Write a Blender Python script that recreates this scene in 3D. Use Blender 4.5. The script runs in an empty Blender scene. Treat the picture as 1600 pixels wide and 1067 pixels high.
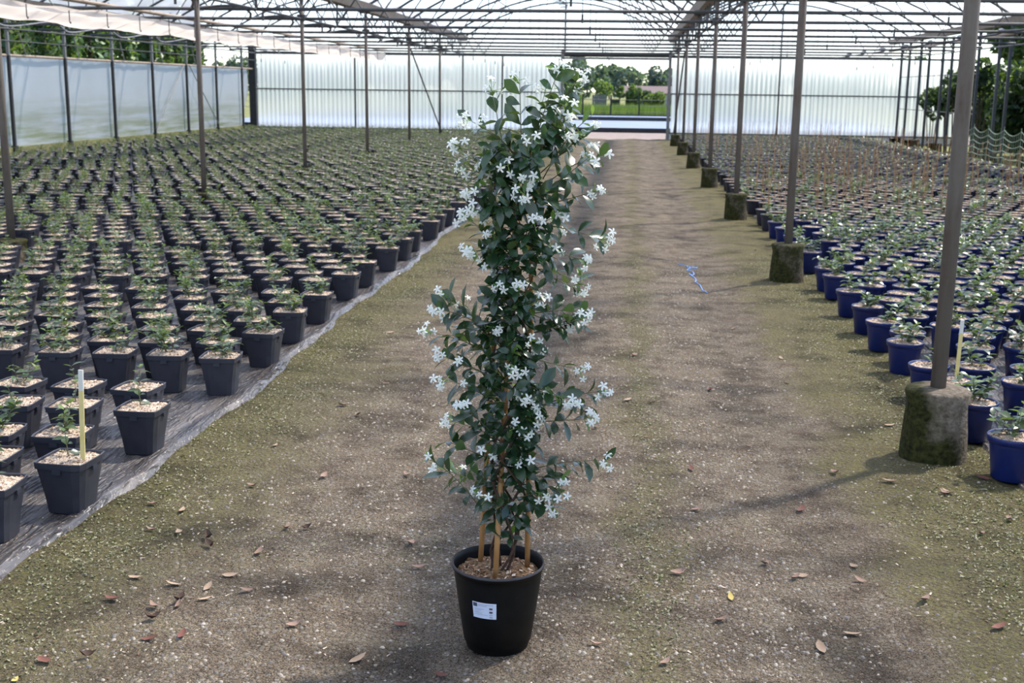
import bpy, math, random
import numpy as np
from mathutils import Vector, Matrix

R = random.Random(7)
N = np.random.default_rng(11)
sc = bpy.context.scene
col = sc.collection
PI = math.pi

# ------------------------------------------------------------------ camera
CAM = np.array([0.0, 0.0, 1.6])
YAW, PITCH, ROLL, FPX = -0.0924256, 0.2087858, 0.0127, 1868.0
def cam_axes():
    fw = np.array([math.sin(YAW)*math.cos(PITCH), math.cos(YAW)*math.cos(PITCH), -math.sin(PITCH)])
    r = np.array([math.cos(YAW), -math.sin(YAW), 0.0]); u = np.cross(r, fw)
    c, s = math.cos(ROLL), math.sin(ROLL)
    return c*r + s*u, -s*r + c*u, fw
AX_R, AX_U, AX_F = cam_axes()
cd = bpy.data.cameras.new('camera'); cam = bpy.data.objects.new('camera', cd); col.objects.link(cam)
cam.matrix_world = Matrix(((AX_R[0], AX_U[0], -AX_F[0], CAM[0]), (AX_R[1], AX_U[1], -AX_F[1], CAM[1]),
                           (AX_R[2], AX_U[2], -AX_F[2], CAM[2]), (0, 0, 0, 1)))
cd.sensor_width = 36.0; cd.lens = FPX/1600*36.0; cd.clip_start = 0.05; cd.clip_end = 1500
cd.dof.use_dof = True; cd.dof.focus_distance = 3.3; cd.dof.aperture_fstop = 9.0
sc.camera = cam
def project(p):
    d = np.asarray(p, float) - CAM; z = d @ AX_F
    return 800 + FPX*(d @ AX_R)/z, 533.5 - FPX*(d @ AX_U)/z, z
def at(px, py, Y):                                   # where the sight line meets the plane y = Y
    d = AX_F + (px-800)/FPX*AX_R - (py-533.5)/FPX*AX_U
    return Vector(CAM + d*(Y/d[1]))
def on_ground(px, py, z=0.0):
    d = AX_F + (px-800)/FPX*AX_R - (py-533.5)/FPX*AX_U
    return Vector(CAM + d*((z-CAM[2])/d[2]))

# ------------------------------------------------------------------ sky, sun, exposure
SUN_DIR = Vector((0.62, 0.50, 1.05)).normalized()
w = bpy.data.worlds.new('world'); sc.world = w; w.use_nodes = True
nt = w.node_tree; nt.nodes.clear()
sky = nt.nodes.new('ShaderNodeTexSky'); sky.sky_type = 'NISHITA'; sky.sun_disc = False
sky.sun_elevation = math.asin(SUN_DIR.z); sky.sun_rotation = math.atan2(SUN_DIR.x, SUN_DIR.y)
sky.air_density = 1.0; sky.dust_density = 0.1; sky.ozone_density = 2.0
bg = nt.nodes.new('ShaderNodeBackground'); bg.inputs[1].default_value = 0.27
ow = nt.nodes.new('ShaderNodeOutputWorld')
tint = nt.nodes.new('ShaderNodeMix'); tint.data_type = 'RGBA'; tint.blend_type = 'MULTIPLY'; tint.inputs[0].default_value = 1.0
tint.inputs[7].default_value = (.94, .98, 1.10, 1)
nt.links.new(sky.outputs[0], tint.inputs[6]); nt.links.new(tint.outputs[2], bg.inputs[0]); nt.links.new(bg.outputs[0], ow.inputs[0])
sd = bpy.data.lights.new('sun', 'SUN'); sd.energy = 9.5; sd.angle = 0.06; sd.color = (1.0, 0.94, 0.85)
so = bpy.data.objects.new('sun', sd); col.objects.link(so)
so.rotation_euler = (-SUN_DIR).to_track_quat('-Z', 'Y').to_euler(); so.location = (20, 16, 40)
vs = sc.view_settings
vs.view_transform = 'Standard'; vs.look = 'None'; vs.gamma = 1.0; vs.use_curve_mapping = False
vs.exposure = 0.35
sc.cycles.max_bounces = 8; sc.cycles.diffuse_bounces = 3; sc.cycles.glossy_bounces = 2
sc.cycles.transmission_bounces = 6; sc.cycles.transparent_max_bounces = 12
sc.cycles.caustics_reflective = False; sc.cycles.caustics_refractive = False

# ------------------------------------------------------------------ materials
M = {}
class NT:
    def __init__(s, name):
        s.m = bpy.data.materials.new(name); s.m.use_nodes = True; s.t = s.m.node_tree; s.t.nodes.clear()
        s.out = s.t.nodes.new('ShaderNodeOutputMaterial'); M[name] = s.m
    def n(s, typ, **kw):
        nd = s.t.nodes.new('ShaderNode'+typ)
        for k, v in kw.items():
            if k.startswith('i_'):
                nm = k[2:].replace('_', ' ')
                nd.inputs[int(nm) if nm.isdigit() else nm].default_value = v
            else: setattr(nd, k, v)
        return nd
    def l(s, a, b): s.t.links.new(a, b)
    def coord(s, kind='Object'): return s.n('TexCoord').outputs[kind]
    def noise(s, scale, detail=3, vec=None, rough=.55):
        nd = s.n('TexNoise'); nd.inputs['Scale'].default_value = scale; nd.inputs['Detail'].default_value = detail
        nd.inputs['Roughness'].default_value = rough
        s.l(vec if vec is not None else s.coord(), nd.inputs['Vector']); return nd.outputs[0]
    def ramp(s, fac, stops):
        nd = s.n('ValToRGB'); e = nd.color_ramp.elements
        while len(e) < len(stops): e.new(.5)
        for el, (p, c) in zip(e, stops): el.position = p; el.color = (*c, 1) if len(c) == 3 else c
        s.l(fac, nd.inputs[0]); return nd.outputs[0]
    def mix(s, fac, a, b, blend='MIX'):
        nd = s.n('Mix', data_type='RGBA', blend_type=blend)
        for i, v in ((0, fac), (6, a), (7, b)):
            if hasattr(v, 'is_linked') or hasattr(v, 'links'): s.l(v, nd.inputs[i])
            else: nd.inputs[i].default_value = v if i == 0 else ((*v, 1) if len(v) == 3 else v)
        return nd.outputs[2]
    def math(s, op, a, b=None, clamp=False):
        nd = s.n('Math', operation=op, use_clamp=clamp)
        for i, v in ((0, a), (1, b)):
            if v is None: continue
            if hasattr(v, 'links'): s.l(v, nd.inputs[i])
            else: nd.inputs[i].default_value = v
        return nd.outputs[0]
    def bsdf(s, color, rough=.6, spec=.5, metal=0, bump=None, bstr=.3, bdist=.01, **kw):
        b = s.n('BsdfPrincipled')
        if hasattr(color, 'links'): s.l(color, b.inputs['Base Color'])
        else: b.inputs['Base Color'].default_value = (*color, 1)
        if hasattr(rough, 'links'): s.l(rough, b.inputs['Roughness'])
        else: b.inputs['Roughness'].default_value = rough
        b.inputs['Specular IOR Level'].default_value = spec; b.inputs['Metallic'].default_value = metal
        for k, v in kw.items(): b.inputs[k.replace('_', ' ')].default_value = v
        if bump is not None:
            bm = s.n('Bump'); bm.inputs['Strength'].default_value = bstr; bm.inputs['Distance'].default_value = bdist
            s.l(bump, bm.inputs['Height']); s.l(bm.outputs[0], b.inputs['Normal'])
        return b.outputs[0]
    def done(s, sh): s.l(sh, s.out.inputs[0]); return s.m

def simple(name, c1, c2=None, scale=20, rough=.6, spec=.4, metal=0, bstr=0., rnd=0.):
    t = NT(name)
    c = c1
    f = t.noise(scale, 4)
    c = t.ramp(f, [(.3, c1), (.7, c2 or tuple(x*.8 for x in c1))])
    if rnd:
        oi = t.n('ObjectInfo').outputs['Random']
        hsv = t.n('HueSaturation'); t.l(c, hsv.inputs['Color'])
        v = t.math('ADD', t.math('MULTIPLY', oi, 2*rnd), 1-rnd); t.l(v, hsv.inputs['Value']); c = hsv.outputs[0]
    return t.done(t.bsdf(c, rough, spec, metal, bump=f if bstr else None, bstr=bstr))

def leafmat(name, top, back, rough=.38, trans=.25, rnd=.2, spec=.5):
    t = NT(name)
    geo = t.n('NewGeometry')
    oi = t.n('ObjectInfo').outputs['Random']
    f = t.noise(9, 2)
    c = t.mix(f, top, tuple(x*.62 for x in top))
    c = t.mix(geo.outputs['Backfacing'], c, back)
    hsv = t.n('HueSaturation'); t.l(c, hsv.inputs['Color'])
    t.l(t.math('ADD', t.math('MULTIPLY', oi, 2*rnd), 1-rnd), hsv.inputs['Value']); c = hsv.outputs[0]
    b = t.bsdf(c, rough, spec)
    tr = t.n('BsdfTranslucent'); t.l(t.mix(.55, c, (.25, .4, .04)), tr.inputs[0])
    mx = t.n('MixShader'); mx.inputs[0].default_value = trans
    t.l(b, mx.inputs[1]); t.l(tr.outputs[0], mx.inputs[2])
    return t.done(mx.outputs[0])

leafmat('jasmine_leaf', (.022, .060, .024), (.10, .17, .07), rough=.27, trans=.12, rnd=.3, spec=.6)
leafmat('young_leaf', (.13, .24, .035), (.2, .3, .07), trans=.35)
leafmat('shoot_leaf', (.075, .115, .05), (.14, .17, .08), rough=.30, trans=.22, rnd=.35, spec=.6)  # base lightened and greyed to paint in glossy sky reflection
leafmat('shoot_leaf_light', (.13, .20, .045), (.17, .24, .07), rough=.35, trans=.3, rnd=.3)
leafmat('tree_leaf_dark', (.018, .045, .018), (.03, .06, .02), trans=.2, rough=.55)
leafmat('tree_leaf_mid', (.05, .10, .025), (.07, .13, .04), trans=.3, rough=.55)
leafmat('tree_leaf_light', (.15, .195, .045), (.17, .22, .07), trans=.35, rough=.55)
leafmat('tree_leaf_hazed', (.13, .17, .13), (.15, .19, .15), trans=.3, rough=.7)  # distance haze painted into the leaf colour
leafmat('tree_leaf_hazed_dark', (.07, .105, .105), (.09, .12, .12), trans=.2, rough=.7)  # darker leaves, haze likewise mixed into the colour
t = NT('petal'); b = t.bsdf((.86, .87, .82), .5, .3)
tr = t.n('BsdfTranslucent'); tr.inputs[0].default_value = (.9, .92, .85, 1)
mx = t.n('MixShader'); mx.inputs[0].default_value = .35; t.l(b, mx.inputs[1]); t.l(tr.outputs[0], mx.inputs[2]); t.done(mx.outputs[0])
simple('green_stalk', (.20, .32, .05), (.13, .25, .05), rough=.5)
simple('vine_bark', (.045, .025, .016), (.08, .045, .03), 60, .8, .2, bstr=.3)
simple('shoot_stem', (.12, .085, .04), (.09, .11, .03), 30, .6)
t = NT('bamboo'); wv = t.noise(14, 3)
t.done(t.bsdf(t.ramp(wv, [(.3, (.30, .135, .045)), (.7, (.42, .22, .08))]), .45, .4))
simple('stake_yellow', (.62, .48, .16), (.70, .58, .27), 15, .6)
simple('stake_tip', (.72, .70, .62), None, 15, .6)
simple('thin_cane', (.33, .19, .085), (.24, .12, .05), 12, .6)
t = NT('pot_black'); f = t.noise(25, 4)
t.done(t.bsdf(t.ramp(f, [(.35, (.003, .003, .003)), (.75, (.007, .0065, .0065))]), .5, .2, bump=f, bstr=.05))
simple('pot_rim_worn', (.055, .045, .045), (.03, .026, .027), 40, .5)
simple('pot_grey', (.026, .027, .036), (.034, .035, .045), 14, .42, .45, rnd=.15)
simple('pot_blue', (.004, .011, .072), (.006, .015, .092), 12, .38, .5, rnd=.2)
simple('pot_dark', (.022, .022, .034), (.03, .03, .045), 12, .5, .4, rnd=.2)
def mulch(name, cs, scale):
    t = NT(name); v = t.n('TexVoronoi'); v.inputs['Scale'].default_value = scale
    mp = t.n('Mapping'); mp.inputs['Scale'].default_value = (1, 1.7, 1); t.l(t.coord(), mp.inputs[0]); t.l(mp.outputs[0], v.inputs['Vector'])
    sep = t.n('SeparateColor'); t.l(v.outputs['Color'], sep.inputs[0])
    c = t.ramp(sep.outputs[0], [(i/(len(cs)-1), k) for i, k in enumerate(cs)])
    t.done(t.bsdf(c, .85, .15, bump=v.outputs[0], bstr=.9, bdist=.006))
mulch('mulch_tan', [(.16, .105, .065), (.46, .34, .24), (.56, .43, .32), (.68, .57, .45), (.36, .25, .17)], 150)
mulch('mulch_main', [(.05, .03, .016), (.20, .11, .055), (.32, .19, .10), (.10, .07, .03), (.40, .28, .16)], 120)
simple('chip_light', (.68, .56, .43), (.54, .41, .30), 60, .8, .2, rnd=.2)
simple('chip_mid', (.34, .20, .105), (.24, .14, .075), 60, .8, .2, rnd=.2)
simple('chip_dark', (.12, .07, .04), (.18, .10, .06), 60, .8, .2, rnd=.2)
t = NT('sticker'); t.done(t.bsdf(t.ramp(t.noise(8), [(.4, (.62, .66, .78)), (.6, (.66, .69, .80))]), .4, .4))
simple('print_ink', (.05, .055, .08), (.08, .085, .11), 200, .6)
simple('print_grey', (.38, .40, .47), (.42, .44, .5), 200, .6)
simple('print_brown', (.16, .09, .06), (.10, .07, .06), 200, .6)
simple('steel_grey', (.20, .20, .19), (.14, .135, .125), 9, .55, .4, .25)
simple('steel_dark', (.055, .058, .060), (.085, .085, .082), 9, .6, .35, .2)
simple('steel_black', (.022, .022, .022), (.035, .034, .033), 9, .6, .35)
t = NT('post_rust')
mp = t.n('Mapping'); mp.inputs['Scale'].default_value = (14, 14, 2.2); t.l(t.coord(), mp.inputs[0])
f1 = t.noise(1.0, 5, mp.outputs[0]); f2 = t.noise(30, 4)
c = t.ramp(f1, [(.38, (.135, .115, .098)), (.55, (.10, .078, .062)), (.68, (.065, .036, .025))])
c = t.mix(t.math('MULTIPLY', f2, .5), c, (.16, .14, .12))
t.done(t.bsdf(c, .7, .3, .1, bump=f2, bstr=.15))
for cname, lo, hi in (('concrete_mossy', .62, .86), ('concrete_overgrown', .18, .62)):
    t = NT(cname)
    f1 = t.noise(4, 6); f2 = t.noise(45, 5)
    sp = t.n('SeparateXYZ'); t.l(t.coord(), sp.inputs[0])
    mm = t.math('ADD', t.math('MULTIPLY', sp.outputs[0], -2.4), t.math('MULTIPLY', f1, 1.6))
    c = t.ramp(f2, [(.3, (.085, .066, .046)), (.55, (.16, .13, .098)), (.75, (.22, .185, .145))])
    oi = t.n('ObjectInfo').outputs['Random']
    c = t.mix(t.ramp(mm, [(lo, (0, 0, 0)), (hi, (1, 1, 1))]), c, t.ramp(f2, [(.35, (.012, .013, .005)), (.7, (.05, .05, .014))]))
    t.done(t.bsdf(c, .95, .1, bump=f2, bstr=.6, bdist=.02))
simple('moss_plinth', (.13, .135, .05), (.22, .21, .11), 3, .95, .1, bstr=.4)
simple('lit_film_white', (.75, .75, .72), (.66, .65, .6), 6, .5)  # bright white imitates film catching the light
simple('hose_black', (.03, .03, .032), (.05, .05, .05), 20, .45)
simple('hose_grey', (.20, .20, .205), (.14, .14, .145), 20, .5)
simple('tan_pipe', (.33, .26, .19), (.25, .19, .14), 4, .6)
simple('gutter', (.30, .26, .22), (.22, .185, .155), 5, .6, .35, .1)
def film(name, col_, f_trans, f_refr=0., nz=.1, scale=.7, stretch=(1, 1, 1), algae=False, rough=.35):
    t = NT(name)
    mp = t.n('Mapping'); mp.inputs['Scale'].default_value = stretch; t.l(t.coord(), mp.inputs[0])
    f = t.noise(scale, 4, mp.outputs[0])
    tl = t.n('BsdfTranslucent'); df = t.n('BsdfDiffuse'); tp = t.n('BsdfTransparent')
    c = t.mix(f, col_, tuple(x*.88 for x in col_))
    if algae:
        sp = t.n('SeparateXYZ'); t.l(t.coord(), sp.inputs[0])
        mp2 = t.n('Mapping'); mp2.inputs['Scale'].default_value = (1, .35, 5); t.l(t.coord(), mp2.inputs[0])
        g = t.noise(1.2, 5, mp2.outputs[0])
        hgt = t.n('MapRange'); hgt.inputs[1].default_value = 1.35; hgt.inputs[2].default_value = .1; t.l(sp.outputs[2], hgt.inputs[0])
        a = t.math('MULTIPLY', t.ramp(g, [(.40, (0, 0, 0)), (.60, (1, 1, 1))]), hgt.outputs[0], True)
        c = t.mix(a, c, (.36, .40, .13))
    t.l(c, tl.inputs[0]); t.l(c, df.inputs[0])
    m1 = t.n('MixShader'); m1.inputs[0].default_value = .25; t.l(tl.outputs[0], m1.inputs[1]); t.l(df.outputs[0], m1.inputs[2])
    sh = m1.outputs[0]
    if f_refr:
        rf = t.n('BsdfRefraction'); rf.inputs['Roughness'].default_value = rough; rf.inputs['IOR'].default_value = 1.18
        rf.inputs[0].default_value = (.95, .96, .97, 1)
        m3 = t.n('MixShader'); m3.inputs[0].default_value = f_refr; t.l(sh, m3.inputs[1]); t.l(rf.outputs[0], m3.inputs[2]); sh = m3.outputs[0]
    m2 = t.n('MixShader'); t.l(sh, m2.inputs[1]); t.l(tp.outputs[0], m2.inputs[2])
    fac = t.math('ADD', t.math('MULTIPLY', f, 2*nz), f_trans-nz, True); t.l(fac, m2.inputs[0])
    t.done(m2.outputs[0])
film('roof_film', (.90, .91, .92), .52, nz=.10, scale=.55, stretch=(1, 1.6, 1))
film('wall_film', (.93, .95, .97), .04, f_refr=.06, nz=.05, algae=True)
film('corrugated', (.70, .77, .80), .06, f_refr=.55, nz=.05, stretch=(6, 1, .2), scale=1.2, rough=.3)
film('screen_cloth', (.74, .64, .53), .06, nz=.05, scale=1.5)
t = NT('ground_sheet')
mp = t.n('Mapping'); mp.inputs['Rotation'].default_value = (0, 0, -.22); mp.inputs['Scale'].default_value = (3.2, .55, 1); t.l(t.coord(), mp.inputs[0])
f1 = t.noise(3.5, 5, mp.outputs[0]); f2 = t.noise(90, 3); f3 = t.noise(1.3, 3)
wn = t.noise(5.5, 3, mp.outputs[0]); wr = t.math('ABSOLUTE', t.math('SUBTRACT', wn, .5)); wr = t.ramp(wr, [(0, (1, 1, 1)), (.07, (.15, .15, .15)), (.2, (0, 0, 0))])
c = t.ramp(f1, [(.32, (.022, .021, .024)), (.55, (.075, .066, .062)), (.74, (.17, .145, .125))])
c = t.mix(t.ramp(f2, [(.60, (0, 0, 0)), (.68, (1, 1, 1))]), c, (.34, .27, .20))
rg = t.ramp(f3, [(.3, (.24, .24, .24)), (.7, (.5, .5, .5))])
t.done(t.bsdf(c, rg, .6, bump=t.math('ADD', f1, t.math('MULTIPLY', wr, .35)), bstr=.8, bdist=.03))
g0 = lambda a: (a, a, a)
t = NT('lane_soil')
co = t.coord()
sp = t.n('SeparateXYZ'); t.l(co, sp.inputs[0])
big = t.noise(1.1, 4); mid = t.noise(7, 5); fine = t.noise(70, 4)
v = t.n('TexVoronoi'); v.inputs['Scale'].default_value = 55; t.l(co, v.inputs['Vector'])
vs_ = t.n('SeparateColor'); t.l(v.outputs['Color'], vs_.inputs[0])
grit = t.noise(190, 3, rough=.7)
c = t.ramp(mid, [(.28, (.095, .070, .047)), (.5, (.178, .136, .093)), (.75, (.25, .20, .142))])
c = t.mix(1.0, c, t.ramp(grit, [(.36, g0(.22)), (.50, g0(.95)), (.64, g0(1.9))]), 'MULTIPLY')
stone = t.ramp(vs_.outputs[0], [(0, (.14, .12, .10)), (.5, (.24, .205, .165)), (1, (.40, .36, .31))])
smask = t.math('MULTIPLY', t.ramp(v.outputs[0], [(.25, (1, 1, 1)), (.45, (0, 0, 0))]), t.ramp(mid, [(.35, (.25,)*3), (.6, (.9,)*3)]))
c = t.mix(smask, c, stone)
xw = t.math('ADD', sp.outputs[0], t.math('MULTIPLY', t.math('SUBTRACT', big, .5), .9))
mr = t.n('MapRange'); mr.inputs[1].default_value = -2.2; mr.inputs[2].default_value = 2.2; t.l(xw, mr.inputs[0])
def xs(x): return (x+2.2)/4.4
g = lambda a: (a, a, a)
band = t.ramp(mr.outputs[0], [(xs(-1.80), g(.85)), (xs(-1.45), g(.45)), (xs(-1.15), g(0)), (xs(-.05), g(.0)), (xs(.12), g(.6)), (xs(.30), g(.0)), (xs(.85), g(.0)), (xs(1.05), g(.75)), (xs(1.6), g(.95))])
mfac = t.math('MULTIPLY', t.math('ADD', band, t.math('MULTIPLY', t.math('SUBTRACT', mid, .5), 1.1), True), t.ramp(fine, [(.3, g(.35)), (.6, g(1))]), True)
moss = t.ramp(fine, [(.3, (.045, .041, .012)), (.55, (.130, .118, .036)), (.75, (.24, .215, .085))])
c = t.mix(mfac, c, moss)
dk = t.ramp(t.noise(2.3, 5), [(.34, g(.5)), (.50, g(1))])
c = t.mix(1.0, c, dk, 'MULTIPLY')
t.done(t.bsdf(c, .95, .15, bump=t.math('ADD', t.math('ADD', fine, grit), t.math('MULTIPLY', v.outputs[0], -1.0)), bstr=.9, bdist=.02))
simple('pebble_light', (.27, .235, .19), (.40, .35, .29), 25, .8, .2)
simple('pebble_tan', (.22, .18, .13), (.30, .24, .175), 25, .8, .2)
simple('pebble_grey', (.11, .10, .09), (.17, .155, .14), 25, .8, .2)
leafmat('moss_light', (.36, .33, .20), (.26, .25, .14), .7, .2)
leafmat('moss_mid', (.14, .13, .06), (.10, .10, .045), .8, .2)
leafmat('moss_olive', (.085, .06, .025), (.06, .05, .02), .8, .2)
simple('litter_tan', (.36, .26, .18), (.24, .16, .10), 40, .8, .2, rnd=.15)
simple('litter_red', (.16, .065, .045), (.09, .036, .026), 40, .7, .25, rnd=.15)
simple('litter_pink', (.30, .20, .15), (.19, .12, .09), 40, .8, .2, rnd=.15)
simple('litter_dark', (.055, .035, .027), (.09, .055, .04), 40, .8, .2)
simple('litter_yellow', (.45, .36, .11), (.36, .25, .09), 40, .7, .2)
simple('string_blue', (.16, .33, .72), (.22, .42, .8), 40, .6)
simple('net_green', (.17, .23, .15), (.23, .28, .19), 40, .6)
simple('outside_gravel', (.17, .135, .12), (.23, .185, .165), 3, .95, .1, bstr=.2)
simple('outside_mat_sheen', (.12, .12, .145), (.17, .17, .195), .6, .4, .5)  # grey-blue paints the sky's sheen into the fabric colour
simple('board_black', (.012, .013, .02), (.02, .02, .03), 5, .5)
simple('meadow', (.12, .125, .045), (.17, .17, .07), .35, .95, .1)
simple('roof_tile', (.115, .08, .07), (.09, .062, .055), 2, .8)
simple('house_wall', (.42, .38, .33), (.36, .32, .28), 2, .9)
simple('old_wood', (.20, .18, .165), (.15, .135, .12), 5, .85)
simple('trunk_bark', (.06, .045, .033), (.10, .075, .055), 12, .9, .1)

# ------------------------------------------------------------------ mesh helpers
class MB:
    def __init__(s): s.v = []; s.f = []; s.m = []
    def add(s, vs, fs, mi=0):
        o = len(s.v); s.v += [tuple(p) for p in vs]; s.f += [tuple(i+o for i in f) for f in fs]; s.m += [mi]*len(fs)
    def box(s, a, b, mi=0):
        x0, y0, z0 = a; x1, y1, z1 = b
        s.add([(x0,y0,z0),(x1,y0,z0),(x1,y1,z0),(x0,y1,z0),(x0,y0,z1),(x1,y0,z1),(x1,y1,z1),(x0,y1,z1)],
              [(0,3,2,1),(4,5,6,7),(0,1,5,4),(1,2,6,5),(2,3,7,6),(3,0,4,7)], mi)
    def tube(s, pts, r, n=6, mi=0, cap=True):
        pts = [Vector(p) for p in pts]; k = len(pts); rs = r if isinstance(r, (list, tuple)) else [r]*k
        ring = []; vs = []; up = None
        for i, p in enumerate(pts):
            d = (pts[min(i+1, k-1)] - pts[max(i-1, 0)])
            d = d.normalized() if d.length > 1e-9 else Vector((0, 0, 1))
            if up is None:
                up = Vector((0, 0, 1)) if abs(d.z) < .9 else Vector((1, 0, 0))
            a = d.cross(up)
            if a.length < 1e-6: a = d.orthogonal()
            a.normalize(); b = d.cross(a).normalized(); up = -b if b.dot(up) < 0 else b
            b = up; a = d.cross(b).normalized()
            vs += [p + rs[i]*(math.cos(2*PI*j/n)*a + math.sin(2*PI*j/n)*b) for j in range(n)]
        fs = [(i*n+j, i*n+(j+1) % n, (i+1)*n+(j+1) % n, (i+1)*n+j) for i in range(k-1) for j in range(n)]
        if cap: fs += [tuple(range(n-1, -1, -1)), tuple((k-1)*n+j for j in range(n))]
        s.add(vs, fs, mi)
    def bar(s, a, b, r, n=6, mi=0): s.tube([a, b], r, n, mi)
    def lathe(s, prof, n=24, mi=0, shape=None):
        vs = []
        for (r, z) in prof:
            for j in range(n):
                a = 2*PI*j/n
                if shape: x, y = shape(a, r, z)
                else: x, y = r*math.cos(a), r*math.sin(a)
                vs.append((x, y, z))
        k = len(prof)
        fs = [(i*n+j, i*n+(j+1) % n, (i+1)*n+(j+1) % n, (i+1)*n+j) for i in range(k-1) for j in range(n)]
        s.add(vs, fs, mi)
        return vs
    def mesh(s, name, mats, smooth=False):
        me = bpy.data.meshes.new(name); me.from_pydata(s.v, [], s.f)
        mats = mats if isinstance(mats, (list, tuple)) else [mats]
        for m in mats: me.materials.append(M[m])
        if len(mats) > 1: me.polygons.foreach_set('material_index', s.m)
        if smooth: me.polygons.foreach_set('use_smooth', [True]*len(s.f))
        me.update(); return me
    def build(s, name, mats, parent=None, smooth=False, loc=None):
        return link(name, s.mesh(name, mats, smooth), parent, loc)
    def tris(s):
        T = []; m = []
        for f, mi in zip(s.f, s.m):
            for i in range(1, len(f)-1): T.append((f[0], f[i], f[i+1])); m.append(mi)
        return np.array(s.v, float), np.array(T, int), np.array(m, int)
def link(name, me, parent=None, loc=None, rot=None):
    o = bpy.data.objects.new(name, me); col.objects.link(o)
    if parent is not None: o.parent = parent
    if loc is not None: o.location = loc
    if rot is not None: o.rotation_euler = rot
    return o
def tag(o, label=None, cat=None, group=None, kind=None):
    if label: o['label'] = label
    if cat: o['category'] = cat
    if group: o['group'] = group
    if kind: o['kind'] = kind
    return o
def empty(name, loc=(0, 0, 0), rz=0.):
    o = bpy.data.objects.new(name, None); col.objects.link(o); o.location = loc; o.rotation_euler = (0, 0, rz); o.empty_display_size = .1
    return o
def tri_mesh(name, V, T, mi, mats, smooth=False):
    me = bpy.data.meshes.new(name); V = np.ascontiguousarray(V, np.float32); T = np.ascontiguousarray(T, np.int32)
    me.vertices.add(len(V)); me.vertices.foreach_set('co', V.ravel())
    me.loops.add(T.size); me.loops.foreach_set('vertex_index', T.ravel())
    me.polygons.add(len(T)); me.polygons.foreach_set('loop_start', np.arange(0, T.size, 3, dtype=np.int32))
    me.polygons.foreach_set('material_index', np.ascontiguousarray(mi, np.int32))
    for m in mats: me.materials.append(M[m])
    if smooth: me.polygons.foreach_set('use_smooth', np.ones(len(T), bool))
    me.update(calc_edges=True); me.validate(); return me
def replicate(tpls, which, pos, ang, scl):
    """copies of small templates, turned about z, into one set of arrays"""
    Vs, Ts, Ms = [], [], []; off = 0
    for k, (V, T, m) in enumerate(tpls):
        idx = np.nonzero(which == k)[0]
        if not len(idx): continue
        c, s = np.cos(ang[idx])[:, None], np.sin(ang[idx])[:, None]; q = scl[idx][:, None]
        X = (V[None, :, 0]*c - V[None, :, 1]*s)*q + pos[idx, 0][:, None]
        Y = (V[None, :, 0]*s + V[None, :, 1]*c)*q + pos[idx, 1][:, None]
        Z = V[None, :, 2]*q + pos[idx, 2][:, None]
        VV = np.stack([X, Y, Z], -1).reshape(-1, 3)
        TT = (T[None] + (np.arange(len(idx))*len(V))[:, None, None]).reshape(-1, 3) + off
        Vs.append(VV); Ts.append(TT); Ms.append(np.tile(m, len(idx))); off += len(VV)
    return np.concatenate(Vs), np.concatenate(Ts), np.concatenate(Ms)
ORD = ['zeroth', 'first', 'second', 'third', 'fourth', 'fifth', 'sixth', 'seventh', 'eighth', 'ninth', 'tenth', 'eleventh', 'twelfth', 'thirteenth',
       'fourteenth', 'fifteenth', 'sixteenth', 'seventeenth', 'eighteenth', 'nineteenth', 'twentieth']

def ordinal(n):
    if n < len(ORD): return ORD[n]
    t_ = {2: 'twent', 3: 'thirt', 4: 'fort'}[n//10]; return t_+'ieth' if n % 10 == 0 else t_+'y-'+ORD[n % 10]
# ------------------------------------------------------------------ the ground
ROW = [-12.70, -5.53, 1.40, 8.45]                     # post rows
Y0, DY = 5.27, 2.53
END = Y0 + 14*DY                                      # the end wall, 40.69
def relief(x, y):
    x = np.asarray(x, float); y = np.asarray(y, float)
    h = .006*np.sin(3.1*x+1.3*y+.5)*np.sin(2.3*y-.7*x) + .004*np.sin(7.7*x-5.1*y+1.)*np.sin(6.3*y+2.9*x) \
        + .003*np.sin(19*x+13*y)*np.sin(17*y-11*x+2.) + .0018*np.sin(41*x-37*y)*np.sin(43*y+29*x)
    h = h - .014*np.exp(-((x+.62)/.22)**2) - .014*np.exp(-((x-.72)/.20)**2) + .012*np.exp(-((x-.1)/.25)**2) + .01*np.exp(-((x-1.3)/.3)**2)
    return h
def grid(name, xs_, ys_, zf, mat, parent=None):
    X, Y = np.meshgrid(xs_, ys_); Z = zf(X, Y); nx, ny = len(xs_), len(ys_)
    V = np.stack([X, Y, Z], -1).reshape(-1, 3)
    i = (np.arange(ny-1)[:, None]*nx + np.arange(nx-1)[None]).ravel()
    T = np.concatenate([np.stack([i, i+1, i+nx+1], -1), np.stack([i, i+nx+1, i+nx], -1)])
    return link(name, tri_mesh(name, V, T, np.zeros(len(T)), [mat], True), parent)
ys_lane = np.concatenate([np.arange(-3, 1.6, .15), np.arange(1.6, 8, .022), np.arange(8, 16, .07), np.arange(16, END+.05, .4)])
fl = grid('floor', np.arange(-2.3, 2.16, .03), ys_lane, lambda x, y: relief(x, y), 'lane_soil')
tag(fl, 'trodden gravel and moss lane running through the greenhouse', kind='structure')
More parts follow.
